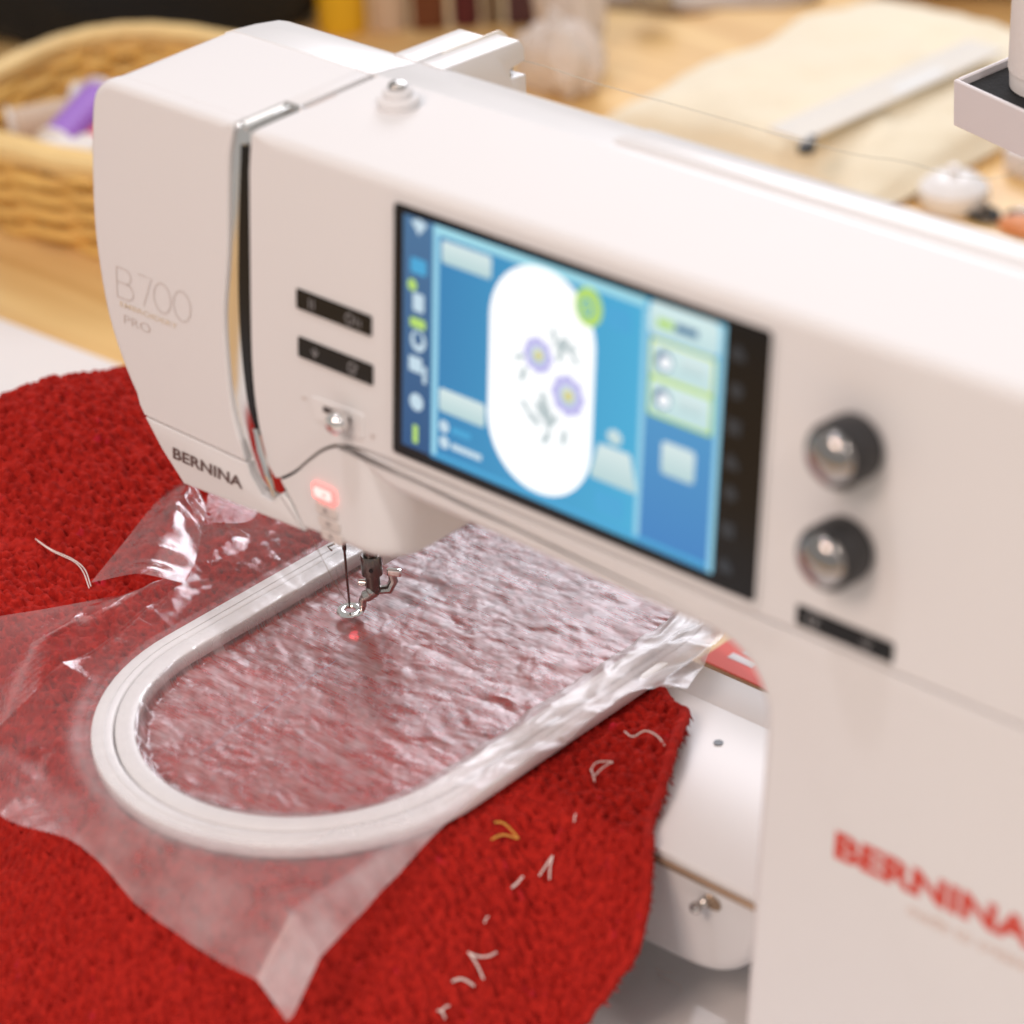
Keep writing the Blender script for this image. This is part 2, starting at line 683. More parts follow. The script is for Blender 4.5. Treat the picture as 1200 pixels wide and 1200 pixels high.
def strokes(name, lines, wdt, off, mat, parent, mapf=None):
    """flat line drawing on the front: every polyline becomes a thin ribbon, all one mark"""
    V, Fc = [], []
    for ln in lines:
        P_ = np.array(ln, float)
        b = len(V)
        for i in range(len(P_)):
            t = P_[min(i + 1, len(P_) - 1)] - P_[max(i - 1, 0)]
            t /= np.linalg.norm(t) + 1e-12
            nn = np.array([-t[1], t[0]]) * wdt / 2
            for q in (P_[i] + nn, P_[i] - nn):
                V.append(F(q[0], q[1], 0, off) if mapf is None else mapf(q[0], q[1]))
        for i in range(len(P_) - 1):
            Fc.append((b + 2 * i, b + 2 * i + 1, b + 2 * i + 3, b + 2 * i + 2))
    return mk(name, V, Fc, mat, parent, smooth=False)


def circ(cx, cy, rx, ry=None, n=28, a0=0, a1=360):
    ry = ry or rx
    return [(cx + rx * math.cos(math.radians(a0 + (a1 - a0) * k / n)), cy + ry * math.sin(math.radians(a0 + (a1 - a0) * k / n)))
            for k in range(n + (0 if a1 - a0 == 360 else 1))]


def lettering(name, txt, x0, s0, width, height, mat, parent, bold=0.0, off=.00025, mapf=None, shear=0.0):
    cu = bpy.data.curves.new("tmp_text", 'FONT')
    cu.body = txt
    cu.offset = bold
    cu.shear = shear
    cu.resolution_u = 4
    o = bpy.data.objects.new("tmp_text", cu)
    C.objects.link(o)
    bpy.context.view_layer.update()
    me = bpy.data.meshes.new_from_object(o.evaluated_get(bpy.context.evaluated_depsgraph_get()))
    P_ = np.array([v.co[:] for v in me.vertices])
    fs = [tuple(p.vertices) for p in me.polygons]
    bpy.data.objects.remove(o)
    bpy.data.curves.remove(cu)
    bpy.data.meshes.remove(me)
    lo, hi = P_.min(0), P_.max(0)
    sx = width / (hi[0] - lo[0])
    sy = height / (hi[1] - lo[1])
    V = []
    for p in P_:
        u, v = x0 + (p[0] - lo[0]) * sx, s0 + (p[1] - lo[1]) * sy
        V.append(F(u, v, 0, off) if mapf is None else mapf(u, v))
    return mk(name, V, fs, mat, parent, smooth=False)


# value noise on arrays
_T = rng.random((64, 256, 256)).astype(np.float32)


def vnoise(x, y, seed=0):
    T = _T[seed % 64]
    xi, yi = np.floor(x).astype(int), np.floor(y).astype(int)
    fx, fy = x - xi, y - yi
    fx, fy = fx * fx * (3 - 2 * fx), fy * fy * (3 - 2 * fy)
    a = T[xi & 255, yi & 255]
    b = T[(xi + 1) & 255, yi & 255]
    c = T[xi & 255, (yi + 1) & 255]
    d = T[(xi + 1) & 255, (yi + 1) & 255]
    return (a * (1 - fx) + b * fx) * (1 - fy) + (c * (1 - fx) + d * fx) * fy - .5


def fbm(x, y, seed=0, oct_=4):
    o = 0
    a = 1
    for k in range(oct_):
        o = o + a * vnoise(x * 2 ** k + 17.3 * k, y * 2 ** k + 9.1 * k, seed + k)
        a *= .5
    return o


def worley(x, y, cell, seed=0):
    """distance to the nearest jittered seed (in cells) and that seed's random value"""
    X, Y = x / cell, y / cell
    xi, yi = np.floor(X).astype(int), np.floor(Y).astype(int)
    best = np.full(X.shape, 9.0)
    val = np.zeros(X.shape)
    for dx in (-1, 0, 1):
        for dy in (-1, 0, 1):
            cx, cy = xi + dx, yi + dy
            jx = _T[seed][cx & 255, cy & 255]
            jy = _T[seed + 1][cx & 255, cy & 255]
            d = np.hypot(cx + .12 + .76 * jx - X, cy + .12 + .76 * jy - Y)
            mm = d < best
            best = np.where(mm, d, best)
            val = np.where(mm, _T[seed + 2][cx & 255, cy & 255], val)
    return best, val


def inside(poly, X, Y):
    r = np.zeros(X.shape, bool)
    for i in range(len(poly)):
        x0, y0 = poly[i - 1]
        x1, y1 = poly[i]
        cond = (y0 > Y) != (y1 > Y)
        xx = (x1 - x0) * (Y - y0) / ((y1 - y0) if y1 != y0 else 1e-9) + x0
        r ^= cond & (X < xx)
    return r


def snap(poly, px, py):
    bx, by, bd = px.copy(), py.copy(), np.full(px.shape, 9.0)
    for i in range(len(poly)):
        a, b = np.array(poly[i - 1]), np.array(poly[i])
        ab = b - a
        t = np.clip(((px - a[0]) * ab[0] + (py - a[1]) * ab[1]) / (ab @ ab + 1e-12), 0, 1)
        qx, qy = a[0] + t * ab[0], a[1] + t * ab[1]
        d = np.hypot(px - qx, py - qy)
        mm = d < bd
        bx, by, bd = np.where(mm, qx, bx), np.where(mm, qy, by), np.where(mm, d, bd)
    return bx, by


def sheet(name, poly, step, zf, mat, parent=None, attr=None, post=None):
    """a sheet over the plan outline poly, its height given by zf"""
    P_ = np.array(poly)
    xs = np.arange(P_[:, 0].min() - step, P_[:, 0].max() + 2 * step, step)
    ys = np.arange(P_[:, 1].min() - step, P_[:, 1].max() + 2 * step, step)
    X, Y = np.meshgrid(xs, ys, indexing='ij')
    ins = inside(poly, X, Y)
    q = ins[:-1, :-1] | ins[1:, :-1] | ins[1:, 1:] | ins[:-1, 1:]
    use = np.zeros(X.shape, bool)
    use[:-1, :-1] |= q
    use[1:, :-1] |= q
    use[1:, 1:] |= q
    use[:-1, 1:] |= q
    outv = use & ~ins
    sx, sy_ = snap(poly, X[outv], Y[outv])
    X[outv], Y[outv] = sx, sy_
    idx = -np.ones(X.shape, int)
    idx[use] = np.arange(use.sum())
    x, y = X[use], Y[use]
    z = zf(x, y)
    co = np.stack([x, y, z], 1)
    if post is not None:
        co = post(co, X, Y, use)
    org = np.array([co[:, 0].mean(), co[:, 1].mean(), co[:, 2].min()]) if parent is None else np.array(root_loc(parent))
    i, j = np.nonzero(q)
    fc = np.stack([idx[i, j], idx[i + 1, j], idx[i + 1, j + 1], idx[i, j + 1]], 1)
    me = bpy.data.meshes.new(name)
    me.vertices.add(len(co))
    me.vertices.foreach_set("co", (co - org).astype(np.float32).ravel())
    me.loops.add(fc.size)
    me.loops.foreach_set("vertex_index", fc.ravel().astype(np.int32))
    me.polygons.add(len(fc))
    me.polygons.foreach_set("loop_start", np.arange(0, fc.size, 4, dtype=np.int32))
    me.update(calc_edges=True)
    me.validate()
    me.polygons.foreach_set("use_smooth", np.ones(len(me.polygons), bool))
    if attr is not None:
        for an_, fn_ in attr.items():
            a = me.attributes.new(an_, 'FLOAT', 'POINT')
            a.data.foreach_set("value", fn_(x, y).astype(np.float32))
    o = bpy.data.objects.new(name, me)
    C.objects.link(o)
    me.materials.append(MATS[mat])
    if parent is None:
        o.location = org
    else:
        o.parent = parent
    return o


# ------------------------------------------------------------------ table and boards
wt = empty("wooden_table", (-.3, .6, ZT - .03), "pale wooden table top under the basket, cushion and machine", "table")
box("table_top", (-2.6, -.9, ZT - .03), (1.6, 2.6, ZT), "pale_wood", wt, r=.004)
for lx, ly in ((-2.45, -.75), (1.45, -.75), (-2.45, 2.45), (1.45, 2.45)):
    box("leg", (lx - .04, ly - .04, ZT - .75), (lx + .04, ly + .04, ZT - .0302), "pale_wood", wt, r=.004)

ZB = ZT + .010
o = box("white_board", (-.20, -.55, ZT + .0003), (.62, .118, ZB), "white_board", None, r=.002)
tag(o, "white glossy base board beneath the embroidery machine", "board")
o = box("white_extension_table", (-1.0, -.55, ZT + .0003), (-.203, .266, ZB - .001), "white_board", None, r=.002, rotz=math.radians(2.4),
        piv=(-.203, .266))
tag(o, "white board edge showing left between red cloth and wooden table", "board")

# ------------------------------------------------------------------ the embroidery machine
M = empty("embroidery_machine", (.08, .05, ZB), "white embroidery machine with blue touch screen lit and metal foot", "sewing machine")
# upper front panel: arm and screen, left side following the chrome slot, lower edge the long seam
arm_left = [(-.0812, .004), (-.0826, -.0086), (-.083, -.0447), (-.083, -.0891), (-.0801, -.1148), (-.0743, -.1321), (-.0668, -.1402)]
groove = [(-.0662, -.138), (-.0575, -.132), (-.0488, -.1237), (-.0408, -.1166), (-.0324, -.1119), (-.0227, -.1096), (-.0107, -.1086), (.005, -.1086)]


def spline(pts, n=5):
    P_ = np.array(pts, float)
    P_ = np.vstack([2 * P_[0] - P_[1], P_, 2 * P_[-1] - P_[-2]])
    out = []
    for i in range(1, len(P_) - 2):
        for k in range(n):
            t = k / n
            a, b, c, d = P_[i - 1], P_[i], P_[i + 1], P_[i + 2]
            out.append(tuple(.5 * ((2 * b) + (-a + c) * t + (2 * a - 5 * b + 4 * c - d) * t * t + (-a + 3 * b - 3 * c + d) * t ** 3)))
    out.append(tuple(P_[-2]))
    return out


TOP = .0085
g = .0005
up_out = [(-.0812 + .003 - .003 * math.sin(a), TOP - .003 + .003 * math.cos(a)) for a in np.linspace(0, math.pi / 2, 7)] + spline(arm_left[1:], 4)[:-1] + [(x, s + g) for x, s in spline(groove, 4)]
up_out += [(.342, -.1080), (.342, TOP - .012)] + [(.342 - .012 + .012 * math.cos(a), TOP - .012 + .012 * math.sin(a)) for a in np.linspace(.2, math.pi / 2, 6)]
up_out = densify(up_out, .006)
slab("arm_front_panel", up_out, lambda u, v, d: F(u, v, d), rnd(.0045, .0705, 6, hold=1.25), "white_plastic", M,
     wf=lambda u, v: min(1.0, max(.3, .3 + .07 * (u + .0785) / .001)) if v > -.004 else (.30 if u < -.06 and v > -.13 else .10))
# lower shell: lip under the screen and the column, one piece round the throat
lip = [(-.034, -.1128), (-.0227, -.1105), (-.0107, -.1094), (.005, -.1094), (.342, -.1090), (.342, -.330), (.1865, -.330)]
thr = fillet([(.1865, -.330), (.1865, -.1245), (-.004, -.1225), (-.034, -.1128)], [0, .026, .02, 0], 10)
slab("arm_lower_shell", densify(lip + thr[1:-1], .006), lambda u, v, d: F(u, v, d), rnd(.0055, .104, 6, hold=0), "white_plastic", M,
     wf=lambda u, v: .10 if v > -.1135 else 1.0)
# head base under the long seam, round corner turning to the right flank
gx = np.array([p[0] for p in spline(groove, 6)])
gs = np.array([p[1] for p in spline(groove, 6)])
V, Fc = [], []
nu, nv = 34, 26
for i in range(nu):
    for j in range(nv):
        t = j / (nv - 1)
        # plan curve: along the front, round the corner, back along the flank
        a = i / (nu - 1)
        R = .017
        if a < .5:
            k = a / .5
            xl = -.0655 + (-.0512 + .0655) * t ** 1.1
            x, y = xl + (-.003 - R - xl) * k, 0
        elif a < .8:
            an = (a - .5) / .3 * math.pi / 2
            x, y = -.003 - R + R * math.sin(an), R - R * math.cos(an)
        else:
            x, y = -.003, R + (.088 - R) * (a - .8) / .2
        st = float(np.interp(x, gx, gs)) - .0006
        s = st + (-.1568 - st) * t
        q = F(x, s)
        # lower rim rolls under a little
        V.append((q[0], q[1] + y + (.004 * max(0, (t - .9) / .1) ** 2), q[2]))
for i in range(nu - 1):
    for j in range(nv - 1):
        Fc.append((i * nv + j, (i + 1) * nv + j, (i + 1) * nv + j + 1, i * nv + j + 1))
b0 = len(V)
V.append((-.05, .088, -.1545))
for i in range(nu - 1):
    Fc.append((i * nv + nv - 1, (i + 1) * nv + nv - 1, b0))
mk("head_base", V, Fc, "white_plastic", M)

# head cover with its rounded left side, chin plate with the dark wordmark
cap_r = [(-.0905, .0065), (-.0936, -.0114), (-.0952, -.048), (-.0982, -.0749), (-.0971, -.0972), (-.0946, -.1155), (-.0897, -.1294), (-.0868, -.1366)]
cap_l = [(-.1505, -.1359), (-.1626, -.119), (-.1731, -.0965), (-.179, -.068), (-.1803, -.0445), (-.179, -.014), (-.1765, .0005), (-.170, .0072), (-.162, TOP)]
capo = densify([(-.0915, TOP)] + spline(cap_r, 4) + spline(cap_l, 4), .004)
slab("head_cover", capo, lambda u, v, d: F(u, v, d), rnd(.0030, .0080, 5, hold=1.2), "white_plastic", M,
     wf=lambda u, v: .15 if v < -.128 else (max(.2, min(1.0, (-.0905 - u) / .006)) if v > -.002 else .5 if u > -.1 else 1.0))
slab("head_body", inset(capo, .0004), lambda u, v, d: F(u, v, d), [(.0006, .0085), (0, .0091), (0, .0705)], "white_plastic", M)
chin = spline([(-.0862, -.1375), (-.0845, -.1415), (-.0790, -.1478)], 4) + [(-.0705, -.1530), (-.0668, -.1435), (-.0525, -.1568), (-.1262, -.1600)] + \
    spline([(-.1265, -.1600), (-.1397, -.1484), (-.1500, -.1367)], 4)
chin = [(-.0862, -.1375), (-.0845, -.1415), (-.0775, -.1492), (-.0712, -.1498), (-.0655, -.1442), (-.0609, -.1459), (-.0580, -.1495), (-.0549, -.1532), (-.0519, -.1566), (-.1262, -.1600), (-.1397, -.1484), (-.1500, -.1367)]
slab("chin_plate", densify(chin, .004), lambda u, v, d: F(u, v, d), rnd(.0005, .075, 4, hold=0), "white_plastic", M)
# dark filler behind the seams, its colour standing in for groove shade
slab("head_seam_filler", densify([(-.0665, -.1350), (-.0780, .004), (-.0870, .004), (-.172, .000), (-.172, -.080), (-.1420, -.1440), (-.0950, -.1560), (-.0560, -.1545)], .01),
     lambda u, v, d: F(u, v, d), [(.002, .0085), (.002, .068)], "dark_gap", M)
slab("arm_seam_filler", densify([(-.07, .004), (.335, .004), (.335, -.12), (-.02, -.119), (-.03, -.112), (-.060, -.132)], .01), lambda u, v, d: F(u, v, d),
     [(.002, .0072), (.002, .069)], "dark_gap", M)


# back of the top: falls away behind the ridge
def back_strip(name, x0, x1, rl, rr):
    pf = [(.0712, -.12), (.0712, .0078), (.0716, .0083), (.085, .0068), (.098, .0044), (.1035, .0022), (.107, -.003), (.109, -.012), (.109, -.12)]
    xs = [x0, x0 + rl * .3, x0 + rl, x1 - rr, x1 - rr * .3, x1]
    dr = [rl, rl * .3, 0, 0, rr * .3, rr]
    V, Fc = [], []
    for x, d in zip(xs, dr):
        for (y, z) in pf:
            V.append((x, y - (d * .5 if y > .1 else 0), z - (d if z > -.1 else 0)))
    n = len(pf)
    for i in range(len(xs) - 1):
        for k in range(n):
            l = (k + 1) % n
            Fc.append((i * n + k, i * n + l, (i + 1) * n + l, (i + 1) * n + k))
    Fc.append(tuple(range(n)))
    Fc.append(tuple(range((len(xs) - 1) * n + n - 1, (len(xs) - 1) * n - 1, -1)))
    return mk(name, V, Fc, "gloss_white", M, angle=40)


back_strip("head_back", -.1745, -.0834, .007, .0004)
back_strip("arm_back", -.0826, .342, .0004, .006)
# carrying handle laid into the back of the arm
hp = [(.0765, -.004), (.0765, .0086), (.0785, .0100), (.096, .0070), (.0995, .0045), (.1005, .000)]
V, Fc = [], []
hx = [.028, .030, .044, .300, .312, .314]
hd = [.010, .0075, 0, 0, .0075, .010]
for x, d in zip(hx, hd):
    for y, z in hp:
        V.append((x, y, z - (d if z > 0 else 0)))
n = len(hp)
for i in range(len(hx) - 1):
    for k in range(n):
        l = (k + 1) % n
        Fc.append((i * n + k, i * n + l, (i + 1) * n + l, (i + 1) * n + k))
Fc.append(tuple(range(n)))
Fc.append(tuple(range((len(hx) - 1) * n + n - 1, (len(hx) - 1) * n - 1, -1)))
mk("carrying_handle", V, Fc, "gloss_white", M, angle=50)

# chrome channel between head cover and arm, and the black thread slot in it
path = [(-.1480, None), (-.144, None), (-.1391, None), (-.1294, None), (-.1155, None), (-.0972, None), (-.0749, None), (-.048, None), (-.0114, None), (.0015, None)]
crs = np.array(spline(cap_r + [(-.0790, -.1478), (-.0700, -.1500)], 6))
arr = np.array(spline(arm_left, 6))


def capx(s):
    return float(np.interp(-s, -crs[:, 1], crs[:, 0]))


def armx(s):
    return float(np.interp(-s, -arr[:, 1], arr[:, 0]))


V, Fc = [], []
SS = np.linspace(-.1465, .0045, 44)
nw = 9
rows = []
for s in SS:
    xa, xb = capx(s) - .0008, armx(s) + .0006
    rows.append([(xa + (xb - xa) * k / (nw - 1), s, .0018 + .0005 * math.sin(math.pi * k / (nw - 1)) + .10 * max(0.0, -s - .105) ** 1.5) for k in range(nw)])
for row in rows:
    for x, s, d in row:
        V.append(F(x, s, d))
for y in np.linspace(.0045, .0290, 8):
    for k in range(nw):
        xa, xb = -.0910, -.0808
        V.append((xa + (xb - xa) * k / (nw - 1), y, TOP - .0010 - .0018 * math.sin(math.pi * k / (nw - 1))))
nr = len(SS) + 8
for i in range(nr - 1):
    for k in range(nw - 1):
        Fc.append((i * nw + k, i * nw + k + 1, (i + 1) * nw + k + 1, (i + 1) * nw + k))
ch = mk("chrome_channel", V, Fc, "chrome", M, angle=60)
# raised flat bar inside the channel on the top and its end stop
box("channel_bar", (-.0880, .0040, TOP - .0030), (-.0862, .0285, TOP - .0006), "chrome", ch, r=.0004)
box("channel_stop", (-.0908, .0287, TOP - .0030), (-.0812, .0300, TOP + .0002), "chrome", ch, r=.0004)
slot_l = spline([(-.0866, .0010), (-.0887, -.0300), (-.0898, -.0600), (-.0890, -.0829), (-.0856, -.1084), (-.0806, -.1215)], 5)
slot_r = [(armx(s) + .0002, s) for s in np.linspace(-.122, .001, 24)]
plate("thread_slot", densify(slot_l + slot_r, .004), -.0014, .0012, "black_gloss", ch, bev=.0002)
# slender chrome thread lever bright at its lower end
tube("take_up_lever", [F(-.0800, -.1195, 0, .0005), F(-.0770, -.1285, 0, .0008), F(-.0727, -.1385, 0, .0006), F(-.0690, -.1465, 0, .0002)],
     [.0012, .0016, .0015, .0006], "chrome", ch, n=10)
# a long straight seam where the chin meets the head base
tube("chin_seam", [F(-.0660, -.1455, 0, -.0002), F(-.0520, -.1570, 0, -.0002)], .0003, "dark_gap", M, n=6)

box("seam_strip", (-.0917, .0303, TOP - .010), (-.0831, .0702, TOP), "white_plastic", M, r=.0004)
# wordmarks
lettering("wordmark", "BERNINA", -.1325, -.15005, .0437, .0052, "logo_grey", M, bold=.028, shear=0)
lettering("wordmark", "BERNINA", .2225, -.1908, .0845, .0112, "logo_red", M, bold=.042)
lettering("slogan", "made to create", .2560, -.1998, .050, .0052, "logo_pale", M, bold=0)
st = []
bx0, bs0, bh = -.1652, -.0853, .0135
st.append([(bx0, bs0), (bx0, bs0 + bh)])
st.append([(bx0, bs0 + bh), (bx0 + .006, bs0 + bh)] + circ(bx0 + .006, bs0 + bh * .76, .0032, bh * .24, 10, 90, -90)[1:] + [(bx0, bs0 + bh * .52)])
st.append([(bx0 + .006, bs0 + bh * .52)] + circ(bx0 + .0065, bs0 + bh * .26, .0040, bh * .26, 10, 90, -90)[1:] + [(bx0, bs0)])
sx = -.1512
st.append([(sx, bs0 + bh + .0005), (sx + .0085, bs0 + bh + .0005), (sx + .003, bs0 + .0005)])
for cx in (-.1362, -.1238):
    st.append(circ(cx, bs0 + .0072, .0053, .0066, 32, 0, 359.9))
strokes("model_number", st, .00036, .0003, "logo_bronze", M)
lettering("model_line", "EMBROIDERY", -.1637, -.0893, .0366, .0023, "logo_gold", M, bold=.01)
lettering("model_grade", "PRO", -.1613, -.0965, .0168, .0040, "logo_bronze", M, bold=-.018)

# touch screen
scr = plate("touch_screen", rect_pts(.0, .0, .180, -.1034, .0018), .0003, .0011, "black_gloss", M, bev=.0004)
fr_o = densify(rect_pts(-.0011, .0011, .1811, -.1045, .0024), .02)
strokes("screen_rim", [fr_o + [fr_o[0]]], .0011, .0012, "gloss_white", scr)
Z1 = .00145


def sq(name, x0, s0, x1, s1, mat, lvl=1, r=.0):
    pts = rect_pts(x0 * .001, s0 * .001, x1 * .001, s1 * .001, r * .001) if r else [(x0 * .001, s0 * .001), (x1 * .001, s0 * .001), (x1 * .001, s1 * .001), (x0 * .001, s1 * .001)]
    return mk(name, [F(u, v, 0, Z1 + lvl * .00006) for u, v in pts], [tuple(range(len(pts)))], mat, scr, smooth=False)


def blob(name, pts, mat, lvl):
    return mk(name, [F(u * .001, v * .001, 0, Z1 + lvl * .00006) for u, v in pts], [tuple(range(len(pts)))], mat, scr, smooth=False)


sq("display_picture", 20.5, -2.9, 161, -98.6, "scr_blue", 1)
sq("icon_bar", 5.4, -2.9, 20.5, -98, "scr_bar", 1)
sq("top_line", 21.2, -3.2, 125, -6.6, "scr_top", 2)
sq("frame_line", 21.2, -3.2, 24.2, -97.0, "scr_line", 2)
sq("layer_panel", 125, -6.5, 160.6, -98.2, "scr_right", 2)
sq("panel_edge", 158.6, -3, 161, -98.4, "scr_line", 3)
sq("panel_edge", 124, -7, 126.5, -96, "scr_line", 3)
sq("bottom_line", 24, -95.5, 158, -97.2, "scr_soft", 3)
sq("panel_head", 126.8, -3.0, 158.5, -15.8, "scr_list", 4, 2.5)
sq("head_text", 130.5, -8.6, 138, -11.8, "scr_lime", 5)
sq("head_text", 138.6, -8.6, 149, -11.6, "scr_dark", 5)
sq("screen_button", 25.6, -8.0, 51.0, -17.0, "scr_btn", 4, 1.5)
sq("screen_button", 25.2, -67.8, 49.2, -77.4, "scr_btn", 4, 1.5)
sq("screen_button", 135.2, -54.4, 150.6, -67.2, "scr_btn", 4, 1.8)
sq("list_entry", 127.8, -16.6, 157.6, -31.2, "scr_listline", 4, 1.5)
sq("list_entry", 127.8, -31.0, 157.6, -46.2, "scr_lime", 4, 1.5)
sq("entry_field", 129.0, -17.8, 156.4, -30.2, "scr_list", 5, 1.2)
sq("entry_field", 129.0, -32.2, 156.4, -45.0, "scr_list", 5, 1.2)
blob("entry_icon", circ(134.5, -24.2, 4.0), "scr_dark", 6)
blob("entry_icon", circ(135.2, -24.6, 2.6), "scr_white", 7)
blob("entry_icon", circ(134.5, -38.6, 4.0), "scr_dark", 6)
blob("entry_icon", circ(135.2, -39.0, 2.6), "scr_white", 7)
sq("entry_value", 142, -20.5, 153, -26, "scr_btn", 6, 1)
sq("entry_value", 142, -35, 153, -40.5, "scr_btn", 6, 1)
blob("hoop_picture", fillet([(50.5, -5.2), (102.5, -5.2), (102.5, -95.0), (50.5, -95.0)], 25.5, 16), "scr_white", 4)
blob("zoom_badge", circ(98.6, -14.0, 6.6, 7.6), "scr_lime", 5)
blob("zoom_badge", circ(98.0, -14.4, 3.0, 3.4), "scr_soft", 6)
blob("zoom_badge", circ(98.0, -14.4, 1.9, 2.2), "scr_lime", 7)
for (cx, cy, R) in ((75.2, -39.7, 7.4), (90.3, -51.2, 8.4)):
    pts = []
    for k in range(72):
        a = 2 * math.pi * k / 72
        rr = R * (.86 + .14 * abs(math.cos(4 * a)))
        pts.append((cx + rr * math.cos(a), cy + rr * math.sin(a)))
    blob("petals", pts, "scr_petal", 6)
    blob("petals", [(cx + .5 * (u - cx), cy + .5 * (v - cy)) for u, v in pts], "scr_btn", 7)
    blob("flower_heart", circ(cx + .3, cy, R * .26), "scr_heart", 8)
for (cx, cy, an, L_) in ((86, -36, 75, 4.2), (81, -63, 95, 5.5), (77, -61, 125, 4.6), (66, -43, 20, 3.2), (93, -36, 140, 3.4), (86.6, -31.6, 40, 4.6), (82.5, -29.5, 100, 3.6), (90.5, -32.5, 10, 4), (68, -49.3, 70, 4), (78.9, -57.3, 110, 5), (73.9, -65.4, 150, 4.4),
                         (80.3, -71.2, 60, 4), (89, -68.4, 80, 4), (84, -63, 60, 3.5), (69.5, -61.5, 140, 3.4)):
    ca, sa = math.cos(math.radians(an)), math.sin(math.radians(an))
    pts = []
    for k in range(16):
        a = 2 * math.pi * k / 16
        u, v = L_ * .9 * math.cos(a), L_ * .36 * math.sin(a)
        pts.append((cx + u * ca - v * sa, cy + u * sa + v * ca))
    blob("leaf_picture", pts, "scr_leaf", 6)
blob("machine_icon", fillet([(105.8, -65), (121, -64.8), (125, -79.6), (101.8, -79.6)], 1.5, 4), "scr_btn", 5)
blob("machine_icon", circ(113.2, -60.6, 3.6, 3.0), "scr_btn", 5)
sq("soft_key", 105, -83.5, 119, -92.5, "scr_soft", 5, 2)
sq("soft_key", 107, -10, 119, -19, "scr_soft", 5, 2)
blob("toggle_icon", circ(28.1, -83.4, 2.6), "scr_icon", 5)
blob("toggle_icon", circ(28.3, -90.0, 2.6), "scr_icon", 5)
sq("toggle_text", 32, -82.2, 42, -84.8, "scr_soft", 5, .8)
sq("toggle_text", 32, -89, 48, -91.6, "scr_icon", 5, .8)
blob("wifi_icon", [(9.5, -4.6), (13.8, -3.2), (18, -4.6), (13.8, -9.6)], "scr_icon", 4)
sq("bar_icon", 9.5, -19, 17.8, -25.2, "scr_soft", 4, 1)
blob("bar_icon", circ(10.4, -30.3, 2.4), "scr_lime", 4)
sq("bar_icon", 10.8, -33, 16.6, -40.5, "scr_icon", 4, .8)
sq("bar_icon", 9.4, -43.2, 17.6, -47.2, "scr_lime", 4, 1.2)
blob("bar_icon", circ(13.8, -52.4, 4.0, 4.4), "scr_icon", 4)
blob("bar_icon", circ(13.8, -51.4, 2.2, 2.8), "scr_bar", 5)
sq("bar_icon", 9.0, -59.2, 16.0, -65.5, "scr_icon", 4, .8)
sq("bar_icon", 16.4, -62, 18.4, -69, "scr_icon", 4, .4)
blob("bar_icon", circ(13.2, -77.9, 3.6), "scr_icon", 4)
sq("bar_icon", 11.4, -87.6, 14.2, -95.4, "scr_lime", 4, .8)
for i, yy in enumerate((-11.3, -25.5, -39.2, -52.5, -64.7, -79.0, -93.0)):
    if i % 3 == 0:
        blob("touch_key", [(166.5, yy + 3.4), (170, yy), (170, yy - 3), (163.5, yy - 3), (163.5, yy)], "scr_dim", 3)
    elif i % 3 == 1:
        blob("touch_key", circ(167, yy, 3.1), "scr_dim", 3)
    else:
        sq("touch_key", 163.8, yy + 3, 170, yy - 3, "scr_dim", 3, .8)


# key strips: two left of the screen, one under the knobs
def key_strip(x0, s0, x1, s1, marks):
    k = plate("key_strip", rect_pts(x0, s0, x1, s1, .0008), .0001, .0007, "black_gloss", M, bev=.0003)
    for (u, kind) in marks:
        cx = x0 + (x1 - x0) * u
        cs = (s0 + s1) / 2
        if kind == 0:
            L_ = [[(cx - .0012, cs + .0022), (cx - .0012, cs - .0022)], [(cx + .0010, cs + .002), (cx + .0010, cs - .002)]]
        elif kind == 1:
            L_ = [circ(cx, cs, .0020, .0020, 20, 0, 359), [(cx + .0038, cs + .0018), (cx + .0038, cs - .002)], [(cx + .006, cs + .001), (cx + .006, cs - .002)]]
        elif kind == 2:
            L_ = [[(cx - .002, cs + .001), (cx, cs - .0018), (cx + .0018, cs + .0012)], [(cx, cs + .0022), (cx, cs - .0018)]]
        else:
            L_ = [circ(cx, cs, .0022, .0022, 20, 30, 330), [(cx, cs - .001), (cx + .003, cs + .0016)]]
        strokes("key_mark", L_, .0006, .00095, "icon_grey", k)


key_strip(-.0548, -.0503, -.0126, -.0588, ((.22, 0), (.72, 1)))
key_strip(-.0541, -.0706, -.0118, -.0793, ((.24, 2), (.74, 3)))
key_strip(.1983, -.0972, .2400, -.1052, ((.18, 3), (.74, 2)))

# speed slider: shallow tray, slot and chrome ball
tr_ = fillet([(-.0478, -.0942), (-.0170, -.0930), (-.0170, -.1040), (-.0440, -.1036)], .0018, 5)
sl = plate("slider_tray", tr_, .0001, .0006, "gloss_white", M, bev=.0003)
plate("slider_slot", rect_pts(-.0395, -.0962, -.0235, -.0988, .0008), .0007, .0002, "dark_gap", sl)
lathe("slider_knob", [(.0020, 0), (.0020, .0020), (.0034, .0025), (.0046, .0042), (.0048, .0060), (.0042, .0080), (.0026, .0094), (.0, .0098)],
      F(-.0262, -.0978, 0, .0006), (0, -CY, SY), "chrome", sl, n=32)
strokes("scale_mark", [[(-.0522, -.0968), (-.0498, -.0968)]], .0008, .0003, "logo_bronze", M)
strokes("scale_mark", [[(-.0130, -.1010), (-.0110, -.1010)], [(-.0120, -.1000), (-.0120, -.1020)]], .0007, .0003, "logo_bronze", M)


# push buttons of the head base, the start button lit red
def key_pts(x0, s0, w_, h_, sk):
    return fillet([(x0, s0), (x0 + w_, s0), (x0 + w_ + sk, s0 - h_), (x0 + sk, s0 - h_)], .0014, 5)


